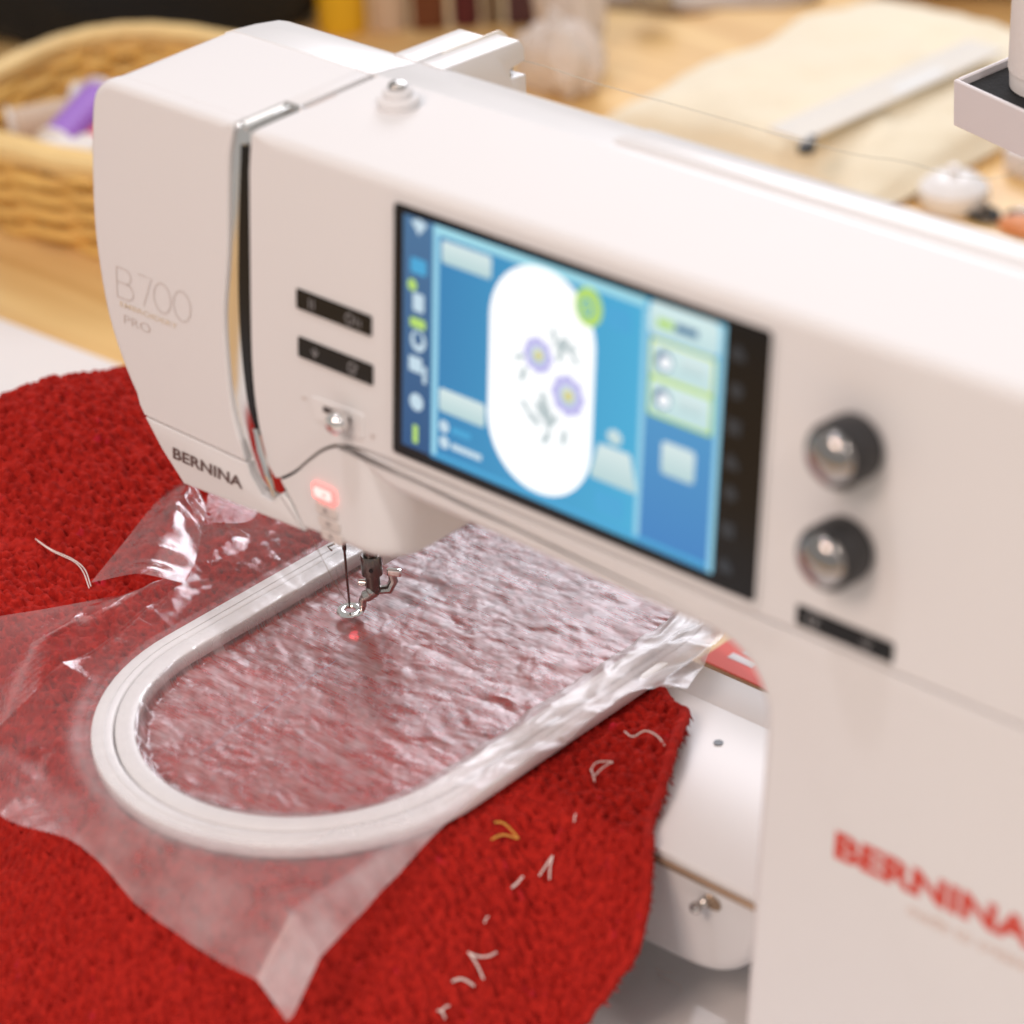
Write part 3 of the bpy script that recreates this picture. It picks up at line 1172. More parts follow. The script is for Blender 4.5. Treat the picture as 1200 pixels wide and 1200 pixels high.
sb = plate("start_button", key_pts(-.0462, -.1318, .0128, .0066, .0010), .0002, .0012, "red_button", M, bev=.0004)
plate("button_face", key_pts(-.0448, -.1330, .0100, .0042, .0007), .00145, .00012, "red_button_core", sb)
plate("button_mark", circ(-.0385, -.1353, .0012, .0006, 14), .0016, .00008, "red_button", sb)
for i, (bx, bs) in enumerate(((-.0448, -.1400), (-.0432, -.1454), (-.0416, -.1508))):
    kb = plate("function_button", key_pts(bx, bs, .0122, .0047, .0010), .0002, .0008, "button_cream", M, bev=.0003)
    cx, cs = bx + .0066, bs - .0024
    mk_ = [[(cx - .0015, cs + .001), (cx + .0015, cs - .001)], [(cx - .0012, cs - .0012), (cx + .0004, cs + .0013)]] if i != 1 else \
        [[(cx - .0018, cs), (cx + .0018, cs)], [(cx, cs + .0012), (cx, cs - .0012)]]
    strokes("button_mark", mk_, .0006, .0011, "lint_grey", kb)

# two turning knobs
NV = (0, -CY, SY)
for xk, sk in ((.2183, -.0296), (.2178, -.0680)):
    kn = lathe("turning_knob", [(.0098, 0), (.0098, .0008), (.0118, .0014), (.0121, .0030), (.0120, .0128), (.0114, .0142), (.0098, .0148)], F(xk, sk, 0, .0002), NV,
               "black_rubber", M, n=48)
    lathe("knob_cap", [(.0098, .0140), (.0098, .0156), (.0090, .0172), (.0070, .0186), (.0040, .0194), (.0, .0197)], F(xk, sk, 0, .0002), NV, "dark_chrome", kn, n=48)

# bobbin-winding tension post on top
ps = (-.0500, .0530, TOP - .0002)
po = lathe("tension_post", [(.0086, 0), (.0086, .0036), (.0078, .0044), (.0060, .0046), (.0060, .0070), (.0052, .0078)], ps, (0, 0, 1), "white_plastic", M)
lathe("post_disc", [(.0030, .0072), (.0036, .0078), (.0038, .0090), (.0034, .0098), (.0020, .0104), (0, .0106)], ps, (0, 0, 1), "steel", po)
# raised thread mark on the top near the slot
strokes("thread_mark", [[(-.0785, .030), (-.0785, .046)]], .0006, 0, "logo_pale", M, mapf=lambda u, v: (u, v, TOP + .0002))

# thread guide standing out behind the top
tg = empty("thread_guide", (0, 0, 0), None, None)
tg.parent = M


def yz_slab(name, pts, x0, x1, mat, parent, r=.0008):
    pr = [(r, 0), (r * .3, r * .3), (0, r), (0, x1 - x0 - r), (r * .3, x1 - x0 - r * .3), (r, x1 - x0)]
    return slab(name, densify(pts, .004), lambda u, v, d: (x0 + d, u, v), pr, mat, parent)


bpy.data.objects.remove(tg)
gb = yz_slab("guide_block", fillet([(.098, .0050), (.1385, .0035), (.1415, -.001), (.1415, -.022), (.098, -.022)], [0, .003, .002, .002, 0]), -.0980, -.0837, "gloss_white", M)
gc = yz_slab("guide_block", fillet([(.098, .0050), (.145, .0026), (.1475, -.0015), (.1475, -.0075), (.138, -.0085), (.138, -.0125), (.1475, -.0135), (.1475, -.024), (.098, -.024)],
                                   [0, .003, .002, .001, .001, .001, .001, .002, 0]), -.0822, -.0690, "gloss_white", M)
yz_slab("guide_blade", fillet([(.112, .0045), (.147, .0034), (.1515, -.0005), (.1525, -.008), (.1525, -.024), (.112, -.024)], [0, .003, .002, .002, .001, 0]), -.08325, -.08265, "acrylic", gc, r=.0001)
lathe("guide_pin", [(.0019, 0), (.0019, .006), (.0012, .0068), (0, .0070)], (-.0760, .1385, -.0105), (.2, 1, 0), "steel", gc, n=16)

# needle, its clamp and the presser foot
NXp, NYp = -.1035, .0503
ndl = tube("needle", [(NXp, NYp, -.158), (NXp, NYp, -.2160), (NXp, NYp, -.2166), (NXp, NYp, -.2440), (NXp, NYp, -.2470)], [.0010, .0010, .0006, .00055, .0001], "dark_steel", M, n=10)
nc = lathe("needle_clamp", [(.0030, 0), (.0034, .001), (.0034, .010), (.0026, .012), (.0026, .05)], (NXp - .001, NYp, -.2120), (0, 0, 1), "steel", M, n=20)
tube("clamp_screw", [(NXp - .003, NYp - .001, -.2085), (NXp - .0085, NYp - .0035, -.2085)], .0017, "steel", nc, n=12)
tube("thread_loop", [(NXp - .004, NYp - .002, -.2135), (NXp - .0065, NYp - .004, -.2150), (NXp - .0035, NYp - .0045, -.2155)], .0005, "steel", nc, n=8)
BX, BY = -.0955, .0585
bar = lathe("presser_bar", [(.0033, 0), (.0033, .020), (.0033, .08)], (BX, BY, -.2385), (0, 0, 1), "dark_steel", M, n=24)
lathe("bar_collar", [(.0036, 0), (.0048, .0006), (.0048, .0098), (.0044, .0106)], (BX, BY, -.2300), (0, 0, 1), "dark_steel", bar, n=24)
lathe("collar_hole", [(.0010, 0), (.0010, .0006)], (BX + .0031, BY - .0034, -.2250), (.7, -.7, 0), "black_plastic", bar, n=14)
ft = tube("presser_foot", spline([(BX + .0003, BY - .0005, -.2378), (BX - .0008, BY - .0022, -.2398), (BX - .0026, BY - .0036, -.2412), (BX - .0034, BY - .0042, -.2436),
                           (BX - .0035, BY - .0043, -.2462), (BX - .0041, BY - .0046, -.2478), (NXp + .0040, NYp + .0028, -.2481)], 4),
          [.0034] * 3 + [.0028] * 5 + [.0019] * 8 + [.0015] * 9, "steel", M, n=12)
Rr = [(NXp + .0048 * math.cos(a), NYp + .0048 * math.sin(a), -.2482) for a in np.linspace(0, 2 * math.pi, 40, endpoint=False)]
V, Fc = [], []
prf = [(.0026, .0004), (.0030, .0009), (.0046, .0011), (.0058, .0008), (.0062, 0), (.0058, -.0006), (.0030, -.0006), (.0026, -.0002)]
for k in range(40):
    a = 2 * math.pi * k / 40
    for r_, h_ in prf:
        V.append((NXp + r_ * math.cos(a), NYp + r_ * math.sin(a), -.2482 + h_))
for k in range(40):
    l = (k + 1) % 40
    for i in range(8):
        j = (i + 1) % 8
        Fc.append((k * 8 + i, k * 8 + j, l * 8 + j, l * 8 + i))
mk("foot_ring", V, Fc, "chrome", ft)
# clamp wing and hook of the foot
tube("foot_clamp", [(BX - .0012, BY + .0008, -.2395), (BX + .0040, BY + .0058, -.2390), (BX + .0052, BY + .0078, -.2350), (BX + .0048, BY + .0072, -.2305)],
     [.0016, .0024, .0022, .0018], "steel", ft, n=10)
box("clamp_wing", (BX + .0030, BY + .0062, -.2318), (BX + .0098, BY + .0088, -.2282), "chrome", ft, r=.0006, rotz=.5)
lathe("clamp_screw", [(.0012, 0), (.0017, .0004), (.0017, .0034), (.0010, .0042)], (BX - .0030, BY - .0010, -.2350), (-.8, -.5, 0), "chrome", ft, n=14)
box("bar_guard", (BX + .0050, BY + .002, -.2240), (BX + .0060, BY + .013, -.1570), "white_plastic", M, r=.0004)

# free arm: bright bed plate, tan edge, rounded front with a small ball catch
BZ = -.2580
fa = [(-.190, -.2625), (-.190, -.3125), (.098, -.3125), (.118, -.3122), (.132, -.3105), (.143, -.3062), (.152, -.2990), (.158, -.2900), (.1618, -.2780), (.1640, -.2625)]
fa_s = [(-.190, -.2625), (-.190, -.3125), (.098, -.3125)] + spline(fa[3:], 5)
slab("free_arm", densify(fa_s, .006), lambda u, v, d: (u, .0125 + d, v), rnd(.005, .098, 5, hold=1.15), "white_plastic", M, wf=lambda u, v: .12 if v > -.2665 else 1.0)
box("free_arm_neck", (.1585, .022, -.330), (.196, .100, -.2650), "white_plastic", M, r=.002)
bedp = box("bed_plate", (-.190, .0120, BZ - .0042), (.198, .1050, BZ), "bed_metal", M, r=.0006)
box("bed_edge", (-.190, .0108, BZ - .0070), (.196, .0150, BZ - .0043), "tan_edge", M, r=.0004)  # tan colour paints in the reflection on the plate's edge
box("bed_back", (-.190, .1054, BZ - .040), (.198, .128, BZ - .0005), "white_plastic", M, r=.003)
lathe("bed_hole", [(.0021, 0), (.0021, .0003)], (.0831, .0837, BZ + .0001), (0, 0, 1), "black_plastic", bedp, n=20)
ct = lathe("ball_catch", [(.0022, 0), (.0022, .0030), (.0014, .0040), (.0018, .0048), (.0026, .0062), (.0024, .0078), (.0012, .0088), (0, .009)], (.1350, .0128, -.2725), (-.1, -1, -.05), "steel", M, n=18)
oval_pts = [(.1350 + .0045 * math.cos(a) + .0028, .0121, -.2722 + .0036 * math.sin(a)) for a in np.linspace(0, 2 * math.pi, 20, endpoint=False)]
mk("catch_oval", oval_pts, [tuple(range(20))], "tan_edge", ct, smooth=False)  # flat tan oval on the arm's face, offset from the ball

# the head's own sewing light is off; the red positioning laser is on
ld = bpy.data.lights.new("laser_pointer", 'SPOT')
ld.energy = 1.5
ld.color = (1, .02, .05)
ld.spot_size = math.radians(2.6)
ld.spot_blend = .5
ld.shadow_soft_size = .0003
lo_ = bpy.data.objects.new("laser_pointer", ld)
C.objects.link(lo_)
lo_.location = (-.0700, .034, -.1600)
lo_.rotation_euler = (Vector((-.0934, .0423, -.2535)) - Vector(lo_.location)).to_track_quat('-Z', 'Y').to_euler()

# ------------------------------------------------------------------ cloth, hoop and film
HX, HY0, HY1 = -.0562, -.0172, .1150         # the hoop's long axis
HR = .0023                                   # rho() is measured so that the rings keep these radii
R_IN, R_MID0, R_MID1, R_OUT = .0745, .0832, .0840, .0935
#CLOTH-BEGIN


def rho(x, y):
    return np.hypot(x - HX, y - np.clip(y, HY0, HY1)) - .0023


def smin(a, b, k):
    h = np.clip(.5 + .5 * (b - a) / k, 0, 1)
    return b * (1 - h) + a * h - k * h * (1 - h)


def cloth_base(x, y):
    d_hoop = np.maximum(rho(x, y) - .098, 0)
    d_bed = np.maximum(.0125 - y, 0)
    d_left = np.hypot(np.maximum(x + .165, 0), np.maximum(-.075 - .25 * (x + .165) * (x < -.165) - y, 0))
    d = smin(smin(d_hoop, d_left, .03), d_bed, .012)
    d = np.maximum(d, 0)
    drop = 1.15 * (np.sqrt(d * d + .008 ** 2) - .008)
    z = -.2553 - drop
    z = z + (.0045 + .012 * np.clip(-y / .05, 0, 1)) * fbm(x / .085, y / .085, 3, 2) * np.clip(rho(x, y) / .09 - .95, 0, 1)
    # thick ear of cloth by the film's right corner, and the soft dome left of the head
    z = z + .0050 * np.exp(-((x - .075) / .020) ** 2 - ((y - .060) / .03) ** 2)
    z = z + .034 * np.exp(-((x + .335) / .09) ** 2 - ((y - .070) / .085) ** 2)
    z = z - .030 * np.clip((-.330 - x) / .1, 0, 1) ** 1.5 - .9 * np.clip(y - .16 - .35 * (x + .38), 0, .05) * (x < -.2)
    return np.maximum(z, -.3325 + .002 * vnoise(x / .03, y / .03, 9))
#CLOTH-END


def cloth_z(x, y):
    z = cloth_base(x, y)
    d, v = worley(x + .0012 * fbm(x / .006, y / .006, 20, 2), y * 1.12, .0056, 30)
    bump = np.sqrt(np.clip(1 - (d / .46) ** 2, 0, 1)) * np.clip(1.6 * v + .1, 0, 1)
    d2, v2 = worley(x + .31, y + .17, .0017, 40)
    fine = np.clip(1 - (d2 / .7) ** 2, 0, 1)
    d3, v3 = worley(x + .77, y * 1.1 + .41, .0047, 50)
    pit = np.exp(-(d3 / .24) ** 2) * (v3 > .25)
    hoop = np.where(rho(x, y) < .0985, .55, 1.0)
    return z + hoop * (.0034 * bump - .0042 * pit + .00035 * fine + .0012 * fbm(x / .012, y / .012, 25, 2))


cloth_poly = [(.010, .205), (.022, .130), (.0350, .1000), (.0560, .0875), (.0640, .0865), (.0700, .078), (.088, .045), (.103, .016), (.1105, .008), (.1205, -.006), (.1260, -.020), (.1215, -.033),
              (.1160, -.045), (.1050, -.058), (.098, -.080), (.085, -.130), (.05, -.235), (-.05, -.30), (-.2, -.38), (-.48, -.47), (-.60, -.20), (-.50, -.01), (-.455, .09), (-.430, .118), (-.395, .150),
              (-.34, .185), (-.25, .205)]
cp2 = []
for p_ in densify(cloth_poly, .0022):
    cp2.append((p_[0] + random.gauss(0, .00025), p_[1] + random.gauss(0, .00025)))
cloth = empty("red_towel", (-.1, 0, -.3325), "bright red knobbly terry cloth spread under the hoop", "cloth")
sheet("terry_sheet", cp2, .0007, cloth_z, "red_terry", cloth)
hem = [p for p in densify(cloth_poly, .0022) if p[0] > .02 and -.13 < p[1] < .11]
hz_ = cloth_base(np.array([p[0] for p in hem]), np.array([p[1] for p in hem]))
tube("rolled_hem", [(p[0] - .0012 + random.gauss(0, .0003), p[1] - .0004, float(z_) + .0010 + random.gauss(0, .0004)) for p, z_ in zip(hem, hz_)],
     [.0022 + .0006 * random.random() for _ in hem], "red_terry", cloth, n=9)
# thickness at the cut edge and loose ends hanging from it
edge = [p for p in densify(cloth_poly, .0016) if p[0] > .05 and -.10 < p[1] < .13]
V, Fc = [], []
for (ex, ey) in edge:
    for _ in range(1):
        px, py = ex + random.gauss(0, .0007), ey + random.gauss(0, .0007)
        pz = float(cloth_base(np.array([px]), np.array([py]))[0])
        a = random.uniform(-.6, 1.4)
        ln = random.uniform(.0010, .0030) if random.random() < .93 else random.uniform(.003, .007)
        dx, dy = math.cos(a) * ln, -math.sin(a) * ln * .6
        wv = .00028
        b = len(V)
        V += [(px, py - wv, pz), (px, py + wv, pz + .0004), (px + dx, py + dy, pz + random.uniform(-.003, .0005)), (px - .0003, py, pz - .0016)]
        Fc += [(b, b + 1, b + 2), (b, b + 2, b + 3), (b + 1, b + 3, b + 2)]
fr_ = mk("frayed_edge", V, Fc, "red_terry", cloth, smooth=False)
fr_["kind"] = "stuff"

# hoop: outer and inner ring
HZ = -.2462


def ring(name, ra, rb, z0, z1, mat, parent, bev=.0009):
    path_ = []
    for k in range(40):
        a = math.pi + math.pi * k / 39
        path_.append((HX, HY0, math.cos(a), math.sin(a)))
    for k in range(1, 12):
        path_.append((HX, HY0 + (HY1 - HY0) * k / 12, 1.0, 0.0))
    for k in range(40):
        a = math.pi * k / 39
        path_.append((HX, HY1, math.cos(a), math.sin(a)))
    for k in range(1, 12):
        path_.append((HX, HY1 + (HY0 - HY1) * k / 12, -1.0, 0.0))
    pr = [(ra + bev, z0), (rb - bev, z0), (rb, z0 + bev), (rb, z1 - bev), (rb - bev * .3, z1 - bev * .3), (rb - bev, z1), (ra + bev, z1), (ra + bev * .3, z1 - bev * .3), (ra, z1 - bev), (ra, z0 + bev)]
    V, Fc = [], []
    for cx, cy, ux, uy in path_:
        for r_, z_ in pr:
            V.append((cx + ux * (r_ + HR), cy + uy * (r_ + HR), z_))
    n_, m_ = len(path_), len(pr)
    for i in range(n_):
        j = (i + 1) % n_
        for k in range(m_):
            l = (k + 1) % m_
            Fc.append((i * m_ + k, j * m_ + k, j * m_ + l, i * m_ + l))
    return mk(name, V, Fc, mat, parent, angle=50)


hp_ = empty("embroidery_hoop", (HX, HY0, -.2530), "long white plastic embroidery hoop lying on red cloth under clear film", "hoop")
ring("outer_ring", R_MID1, R_OUT, -.2530, HZ, "hoop_plastic", hp_)
ring("inner_ring", R_IN, R_MID0, -.2530, HZ + .0006, "hoop_plastic", hp_)
rr_ = ring("ring_rib", R_MID1 + .0035, R_MID1 + .0045, HZ, HZ + .0005, "hoop_plastic", hp_, bev=.0002)


def film_z(x, y):
    r = rho(x, y)
    ang = np.arctan2(y - np.clip(y, HY0, HY1), x - HX) + (np.clip(y, HY0, HY1) - HY0) * 9 * np.sign(x - HX)
    cb = cloth_base(x, y)
    # inside: pressed on the pile, puckered along x
    wx, wy = x + .008 * fbm(x / .02, y / .02, 28, 2), y + .007 * fbm(x / .02, y / .02, 29, 2)
    zin = -.2522 + (.35 + 1.5 * np.clip(fbm(x / .03, y / .03, 34, 2) + .3, 0, 1)) * (.00050 * fbm(wx / .010, wy / .0056, 5, 5)) + .00012 * fbm(wx / .0042, wy / .0026, 8, 3) + .0006 * np.abs(fbm(x / .03, y / .012, 12, 3))
    pk = np.clip((r - .058) / .0145, 0, 1)
    zin = zin + pk ** 2 * (.0018 * vnoise(ang * 26, r * 60, 14) + .0010 * vnoise(ang * 60, r * 40, 15))
    up_ = np.clip((r - .0700 - .0024 * vnoise(ang * 14, r * 0, 16)) / .0036, 0, 1)
    up_ = up_ * up_ * (3 - 2 * up_)
    ztop = HZ + .0012 + .0007 * np.clip((-.07 - x) / .03, 0, 1) * np.abs(fbm(ang * 9, r * 30, 18, 3))
    z = zin * (1 - up_) + ztop * up_
    # outside: falls off the rim in a few long soft folds with sharp crests
    o = np.maximum(r - .0942, 0)
    f1 = np.abs(fbm(ang * 2.3 + 1.7, r * 9 + .3, 21, 2))
    f2_ = np.abs(fbm(wx / .060 + 3, wy / .045, 23, 2))
    f3 = np.abs(fbm(wx / .022 + 1, wy / .019 + 2, 26, 2))
    z = z - .05 * o - .6 * o * o + np.clip(o / .035, 0, 1) * (.0075 * (.35 - f1) + .0075 * (.3 - f2_) + .0016 * (.3 - f3))
    # bent margin: front and right
    cr = .0385 - .02 * np.clip(y + .02, 0, 1)
    bx = np.maximum(x - cr, 0) * (y < .03)
    by = np.maximum(-.1215 - .12 * (x - .04) * (x < .04) - y, 0) * np.clip((x + .12) / .08, 0, 1)
    mid = np.clip(o / .02, 0, 1)
    z = z - mid * .8 * (bx + by)
    # creased band along the right rim
    rb_ = np.clip((x - .012) / .012, 0, 1) * np.clip((y + .045) / .04, 0, 1)
    z = z + rb_ * (.0075 * (.34 - np.abs(fbm(wx / .014, wy / .034, 33, 3))) + .0010)
    # raised towards the left fold
    lf = np.clip((-.150 - x) / .03, 0, 1)
    z = z * (1 - lf) + lf * (np.maximum(z, -.2485) + .0010 * (.3 - f2_))
    return np.maximum(z, cb + np.where(r < .0735, .0010, .0030))


def film_haze_sheen(x, y):
    r = rho(x, y)
    h = np.where(r < .0745, .19, .035 + .17 * np.clip((x + .12) / .08, 0, 1) * np.clip(-y / .07, 0, 1))
    h = h + .26 * np.clip(fbm(x / .014, y / .006, 27, 5) + .02, 0, 1) * (r < .0745)
    h = np.where((r > .0735) & (r < .0955) & (x < .012), .13, h)
    h = h + .22 * np.exp(-((r - .0985) / .0045) ** 2) * np.clip((-.045 - y) / .03, 0, 1)     # gloss painted in as white where the film leaves the rim
    # white sheen of the right side and creased margins, painted in as haze
    h = h + .48 * np.clip((x - .013) / .014, 0, 1) * np.clip((y + .05) / .04, 0, 1)
    h = h + .34 * np.clip((x - .036) / .004, 0, 1) * (y < 0) + .10 * np.clip((-.118 - y) / .006, 0, 1)
    return h


def film_crinkle(x, y):
    r = rho(x, y)
    c_ = np.where(r < .0715, .6, np.where(r < .096, .16, .22))
    return c_


film_poly = spline([(-.2215, .0700), (-.2110, .0571), (-.1898, .0342), (-.1770, .0157), (-.1737, -.011), (-.1676, -.0465), (-.1667, -.0718), (-.1560, -.100), (-.1500, -.1330)], 4)[:-1] + \
    spline([(-.1500, -.1330), (-.1104, -.1482), (-.0734, -.1350), (-.0102, -.1410), (.0500, -.1420)], 6)[:-1] + [(.0530, -.1415), (.0538, -.1390)] + \
    spline([(.0537, -.1375), (.0512, -.1037), (.0450, -.0535), (.0410, .0037), (.0450, .0238), (.0456, .0442), (.0437, .0629), (.0445, .0768), (.0615, .0893)], 5) + \
    [(.0412, .1433), (.030, .200), (-.14, .200), (-.20, .14), (-.2350, .086)]
film = empty("clear_film", (HX, HY0, -.2530), "clear wrinkled embroidery film stretched over the white hoop", "film")
sheet("film_sheet", densify(film_poly, .004), .00095, film_z, "clear_film", film, attr={"haze": film_haze_sheen, "crinkle": film_crinkle})


def flap(name, fold, free, sag, nu_=60, nv_=26, seed=31):
    fold = [(x_ + .0012, y_, float(film_z(np.array([x_ + .0012]), np.array([y_]))[0]) + .0004) for x_, y_, _z in fold]
    A = np.array(spline(fold, 12))
    B_ = np.array(spline(free, 12))
    V, Fc = [], []
    for i in range(nu_):
        t = i / (nu_ - 1)
        a = np.array([np.interp(t, np.linspace(0, 1, len(A)), A[:, k]) for k in range(3)])
        b = np.array([np.interp(t, np.linspace(0, 1, len(B_)), B_[:, k]) for k in range(3)])
        for j in range(nv_):
            q = j / (nv_ - 1)
            p = a + (b - a) * q
            p[2] += sag * math.sin(math.pi * q) + .006 * (.3 - abs(float(fbm(np.array([t * 5.0]), np.array([q * 1.3]), seed, 2)[0]))) * math.sin(math.pi * min(1, q * 1.2))
            V.append(p)
    for i in range(nu_ - 1):
        for j in range(nv_ - 1):
            Fc.append((i * nv_ + j, (i + 1) * nv_ + j, (i + 1) * nv_ + j + 1, i * nv_ + j + 1))
    o = mk(name, V, Fc, "clear_film", film, angle=180)
    a_ = o.data.attributes.new("haze", 'FLOAT', 'POINT')
    a_.data.foreach_set("value", np.full(len(V), .07, np.float32))
    a_ = o.data.attributes.new("crinkle", 'FLOAT', 'POINT')
    a_.data.foreach_set("value", np.full(len(V), .3, np.float32))
    return o


K = .001
flap("folded_flap", [(-.1500, -.1330, -.2470), (-.1580, -.0960, -.2470), (-.1667, -.0718, -.2462), (-.1676, -.0465, -.2455), (-.1737, -.0110, -.2450), (-.1772, .0150, -.2440)],
     [(-.2400, -.1000, -.2390), (-.2131, -.0616, -.2380), (-.2011, -.0467, -.2372), (-.1909, -.0278, -.2380), (-.1837, -.0111, -.2395), (-.1780, .0120, -.2425)], .004, seed=31)
flap("folded_flap", [(-.1772, .0150, -.2435), (-.1898, .0342, -.2430), (-.2110, .0571, -.2420), (-.2215, .0693, -.2410)],
     [(-.2085, -.0130, -.2425), (-.2249, .0230, -.2420), (-.2423, .0600, -.2420), (-.2491, .0840, -.2430)], .0035, seed=36)

# blue positioning thread drawn through the field
bl = []
for t in np.linspace(0, 1, 60):
    x_, y_ = -.0787 + (-.0901 + .0787) * t, -.0628 + (.1035 + .0628) * t
    bl.append((x_ + .0006 * math.sin(t * 40), y_, float(film_z(np.array([x_]), np.array([y_]))[0]) - .0006))
o = tube("blue_thread", bl, .00013, "thread_blue", None, n=6)
tag(o, "thin blue line of thread running along the hooped field", "thread")

# ------------------------------------------------------------------ loose threads on the cloth


def on_cloth(x, y, h=.0014):
    return (x, y, float(cloth_z(np.array([x]), np.array([y]))[0]) + h)


#SCRAPS
SCRAPS = [
    ([[(-0.2611, -0.0027), (-0.2497, -0.0031), (-0.2369, -0.0011), (-0.2267, -0.002), (-0.2155, -0.0081)], [(-0.259, -0.003), (-0.248, -0.0035), (-0.2348, -0.0018), (-0.2258, -0.0038), (-0.215, -0.0096)]], 0.0005, 'thread_white', 'long double white thread lying on red cloth left of the film'),
    ([[(0.0539, 0.0573), (0.0614, 0.0542), (0.0635, 0.0594), (0.0708, 0.0586), (0.0772, 0.0559)]], 0.0006, 'thread_white', "curved white thread near the cloth's upper right corner"),
    ([[(0.0604, 0.028), (0.0602, 0.0326), (0.065, 0.0368)], [(0.0604, 0.0286), (0.0675, 0.0226)], [(0.0644, 0.0262), (0.0648, 0.0316), (0.0653, 0.0364)]], 0.0005, 'thread_white', 'looped white thread shaped like an A on the red cloth'),
    ([[(0.0503, -0.0196), (0.0533, -0.0169), (0.0588, -0.015)], [(0.0541, -0.0259), (0.0557, -0.0207), (0.0585, -0.0157)]], 0.0007, 'thread_yellow', 'yellow folded thread on the red cloth'),
    ([[(0.0685, -0.0305), (0.069, -0.0274), (0.0682, -0.0234)]], 0.0009, 'thread_white', 'short thick white thread beside the Y-shaped one'),
    ([[(0.0716, -0.0174), (0.0719, -0.0135), (0.0718, -0.0091)], [(0.0755, -0.0156), (0.0736, -0.0128), (0.0718, -0.0091)]], 0.0007, 'thread_white', 'Y-shaped white thread scrap on the red cloth'),
    ([[(0.072, -0.0608), (0.0761, -0.061), (0.0804, -0.0616)], [(0.0726, -0.0605), (0.0753, -0.059), (0.0776, -0.0556), (0.0784, -0.0514)]], 0.0008, 'thread_white', 'large V-shaped white thread low on the cloth'),
    ([[(0.0732, -0.0721), (0.0757, -0.0688), (0.0794, -0.0661)]], 0.0009, 'thread_white', 'short bent white thread below the large V-shaped one'),
    ([[(0.0746, -0.0825), (0.0761, -0.0817), (0.0779, -0.0819)], [(0.0756, -0.0821), (0.0769, -0.078)]], 0.0007, 'thread_white', 'white thread scrap at the bottom edge of the picture'),
    ([[(0.0734, 0.0029), (0.0726, 0.005)]], 0.0006, 'thread_white', 'tiny white thread stub below the looped thread'),
    ([[(0.0702, -0.0489), (0.0701, -0.0462)]], 0.0006, 'thread_white', 'tiny pale thread stub above the large V-shaped one'),
    ([[(0.099, 0.0217, 1.0), (0.106, 0.0217, 1.0), (0.1114, 0.0219, 1.0), (0.1145, 0.0187, 1.0)], [(0.0963, 0.0238, 1.0), (0.1005, 0.0244, 1.0), (0.1036, 0.0262, 1.0)]], .0005, 'thread_white', 'white thread tail lying on the white board by the free arm'),
]


def scrap(lines, rad, mat, label):
    V, Fc = [], []
    e = None
    for ln in lines:
        sp_ = spline([(p[0], p[1], 0) for p in ln], 6)
        pts = []
        for k, p in enumerate(sp_):
            on_b = len(ln[0]) > 2
            q = (p[0], p[1], ZB + rad) if on_b else (p[0], p[1], float(cloth_base(np.array([p[0]]), np.array([p[1]]))[0]) + .0030 + .0012 * math.sin(math.pi * k / len(sp_)))
            pts.append(q)
        if e is None:
            e = empty("thread_scrap", pts[0], label, "thread", "loose threads on the cloth")
        tube("strand", pts, rad * .5, mat, e, n=7)
    return e


for lines, rad, mat, label in SCRAPS:
    scrap(lines, rad, mat, label)

# upper thread: down to the needle, and from the guide back to the stand
o = tube("needle_thread", [(-.0665, -.010, -.150), (-.0745, .004, -.172), (-.0835, .018, -.195), (-.0950, .036, -.2250), (-.1040, .0496, -.2432)], .00011, "thread_grey", None, n=6)
tag(o, "fine grey thread slanting from the head down to the needle", "thread")

#BACKGROUND
# ------------------------------------------------------------------ things behind the machine


def frame_box(name, org, ex, ey, lo, hi, mat, parent, r=.0006):
    """box in a tilted frame: u along ex, v along ey, d along their normal"""
    ex, ey, org = Vector(ex).normalized(), Vector(ey), Vector(org)
    ey = (ey - ex * ey.dot(ex)).normalized()
    ez = ex.cross(ey)
    o_ = fillet([(lo[0], lo[1]), (hi[0], lo[1]), (hi[0], hi[1]), (lo[0], hi[1])], r, 3)
    h = hi[2] - lo[2]
    r = min(r, h * .4)
    pr = [(r, 0), (0, r), (0, h - r), (r, h)]
    return slab(name, o_, lambda u, v, d: org + ex * u + ey * v + ez * (lo[2] + d), pr, mat, parent)


# thread stand: white tray lined with foam, on a post behind the machine
EX, EY = (.975, -.205, -.035), (.17, .98, .06)
TC = (.0435, .3004, -.0400)
ts = empty("thread_stand", (.110, .340, ZT), "white shallow tray lined with black foam, raised behind the machine", "stand")
TW, TD, TH = .135, .100, .0225
frame_box("tray_floor", TC, EX, EY, (.002, .002, -TH), (TW - .002, TD - .002, -TH + .0015), "card_white", ts)
frame_box("tray_wall", TC, EX, EY, (0, 0, -TH), (TW, .0020, 0), "card_white", ts)
frame_box("tray_wall", TC, EX, EY, (0, TD - .002, -TH), (TW, TD, 0), "card_white", ts)
frame_box("tray_wall", TC, EX, EY, (0, .0021, -TH), (.0020, TD - .0021, 0), "card_white", ts)
frame_box("tray_wall", TC, EX, EY, (TW - .002, .0021, -TH), (TW, TD - .0021, 0), "card_white", ts)
frame_box("foam_lining", TC, EX, EY, (.0021, .0021, -TH + .002), (TW - .0021, TD - .0021, -.0030), "black_foam", ts, r=.0012)
lathe("stand_post", [(.006, 0), (.006, .285)], (.125, .332, ZT + .006), (0, 0, 1), "grey_metal", ts, n=20)
lathe("stand_foot", [(.05, 0), (.052, .003), (.048, .007), (.008, .009)], (.125, .332, ZT + .0002), (0, 0, 1), "grey_metal", ts, n=36)
exv = Vector(EX).normalized()
eyv = Vector(EY)
eyv = (eyv - exv * eyv.dot(exv)).normalized()
ezv = exv.cross(eyv)
cb_ = Vector(TC) + exv * .0290 + eyv * .0300 + ezv * (-.0028)
cn = empty("thread_cone", tuple(cb_), "tall white thread cone standing in the foam lined tray", "thread cone")
prof_c = [(.0165, 0), (.0180, .0008)]
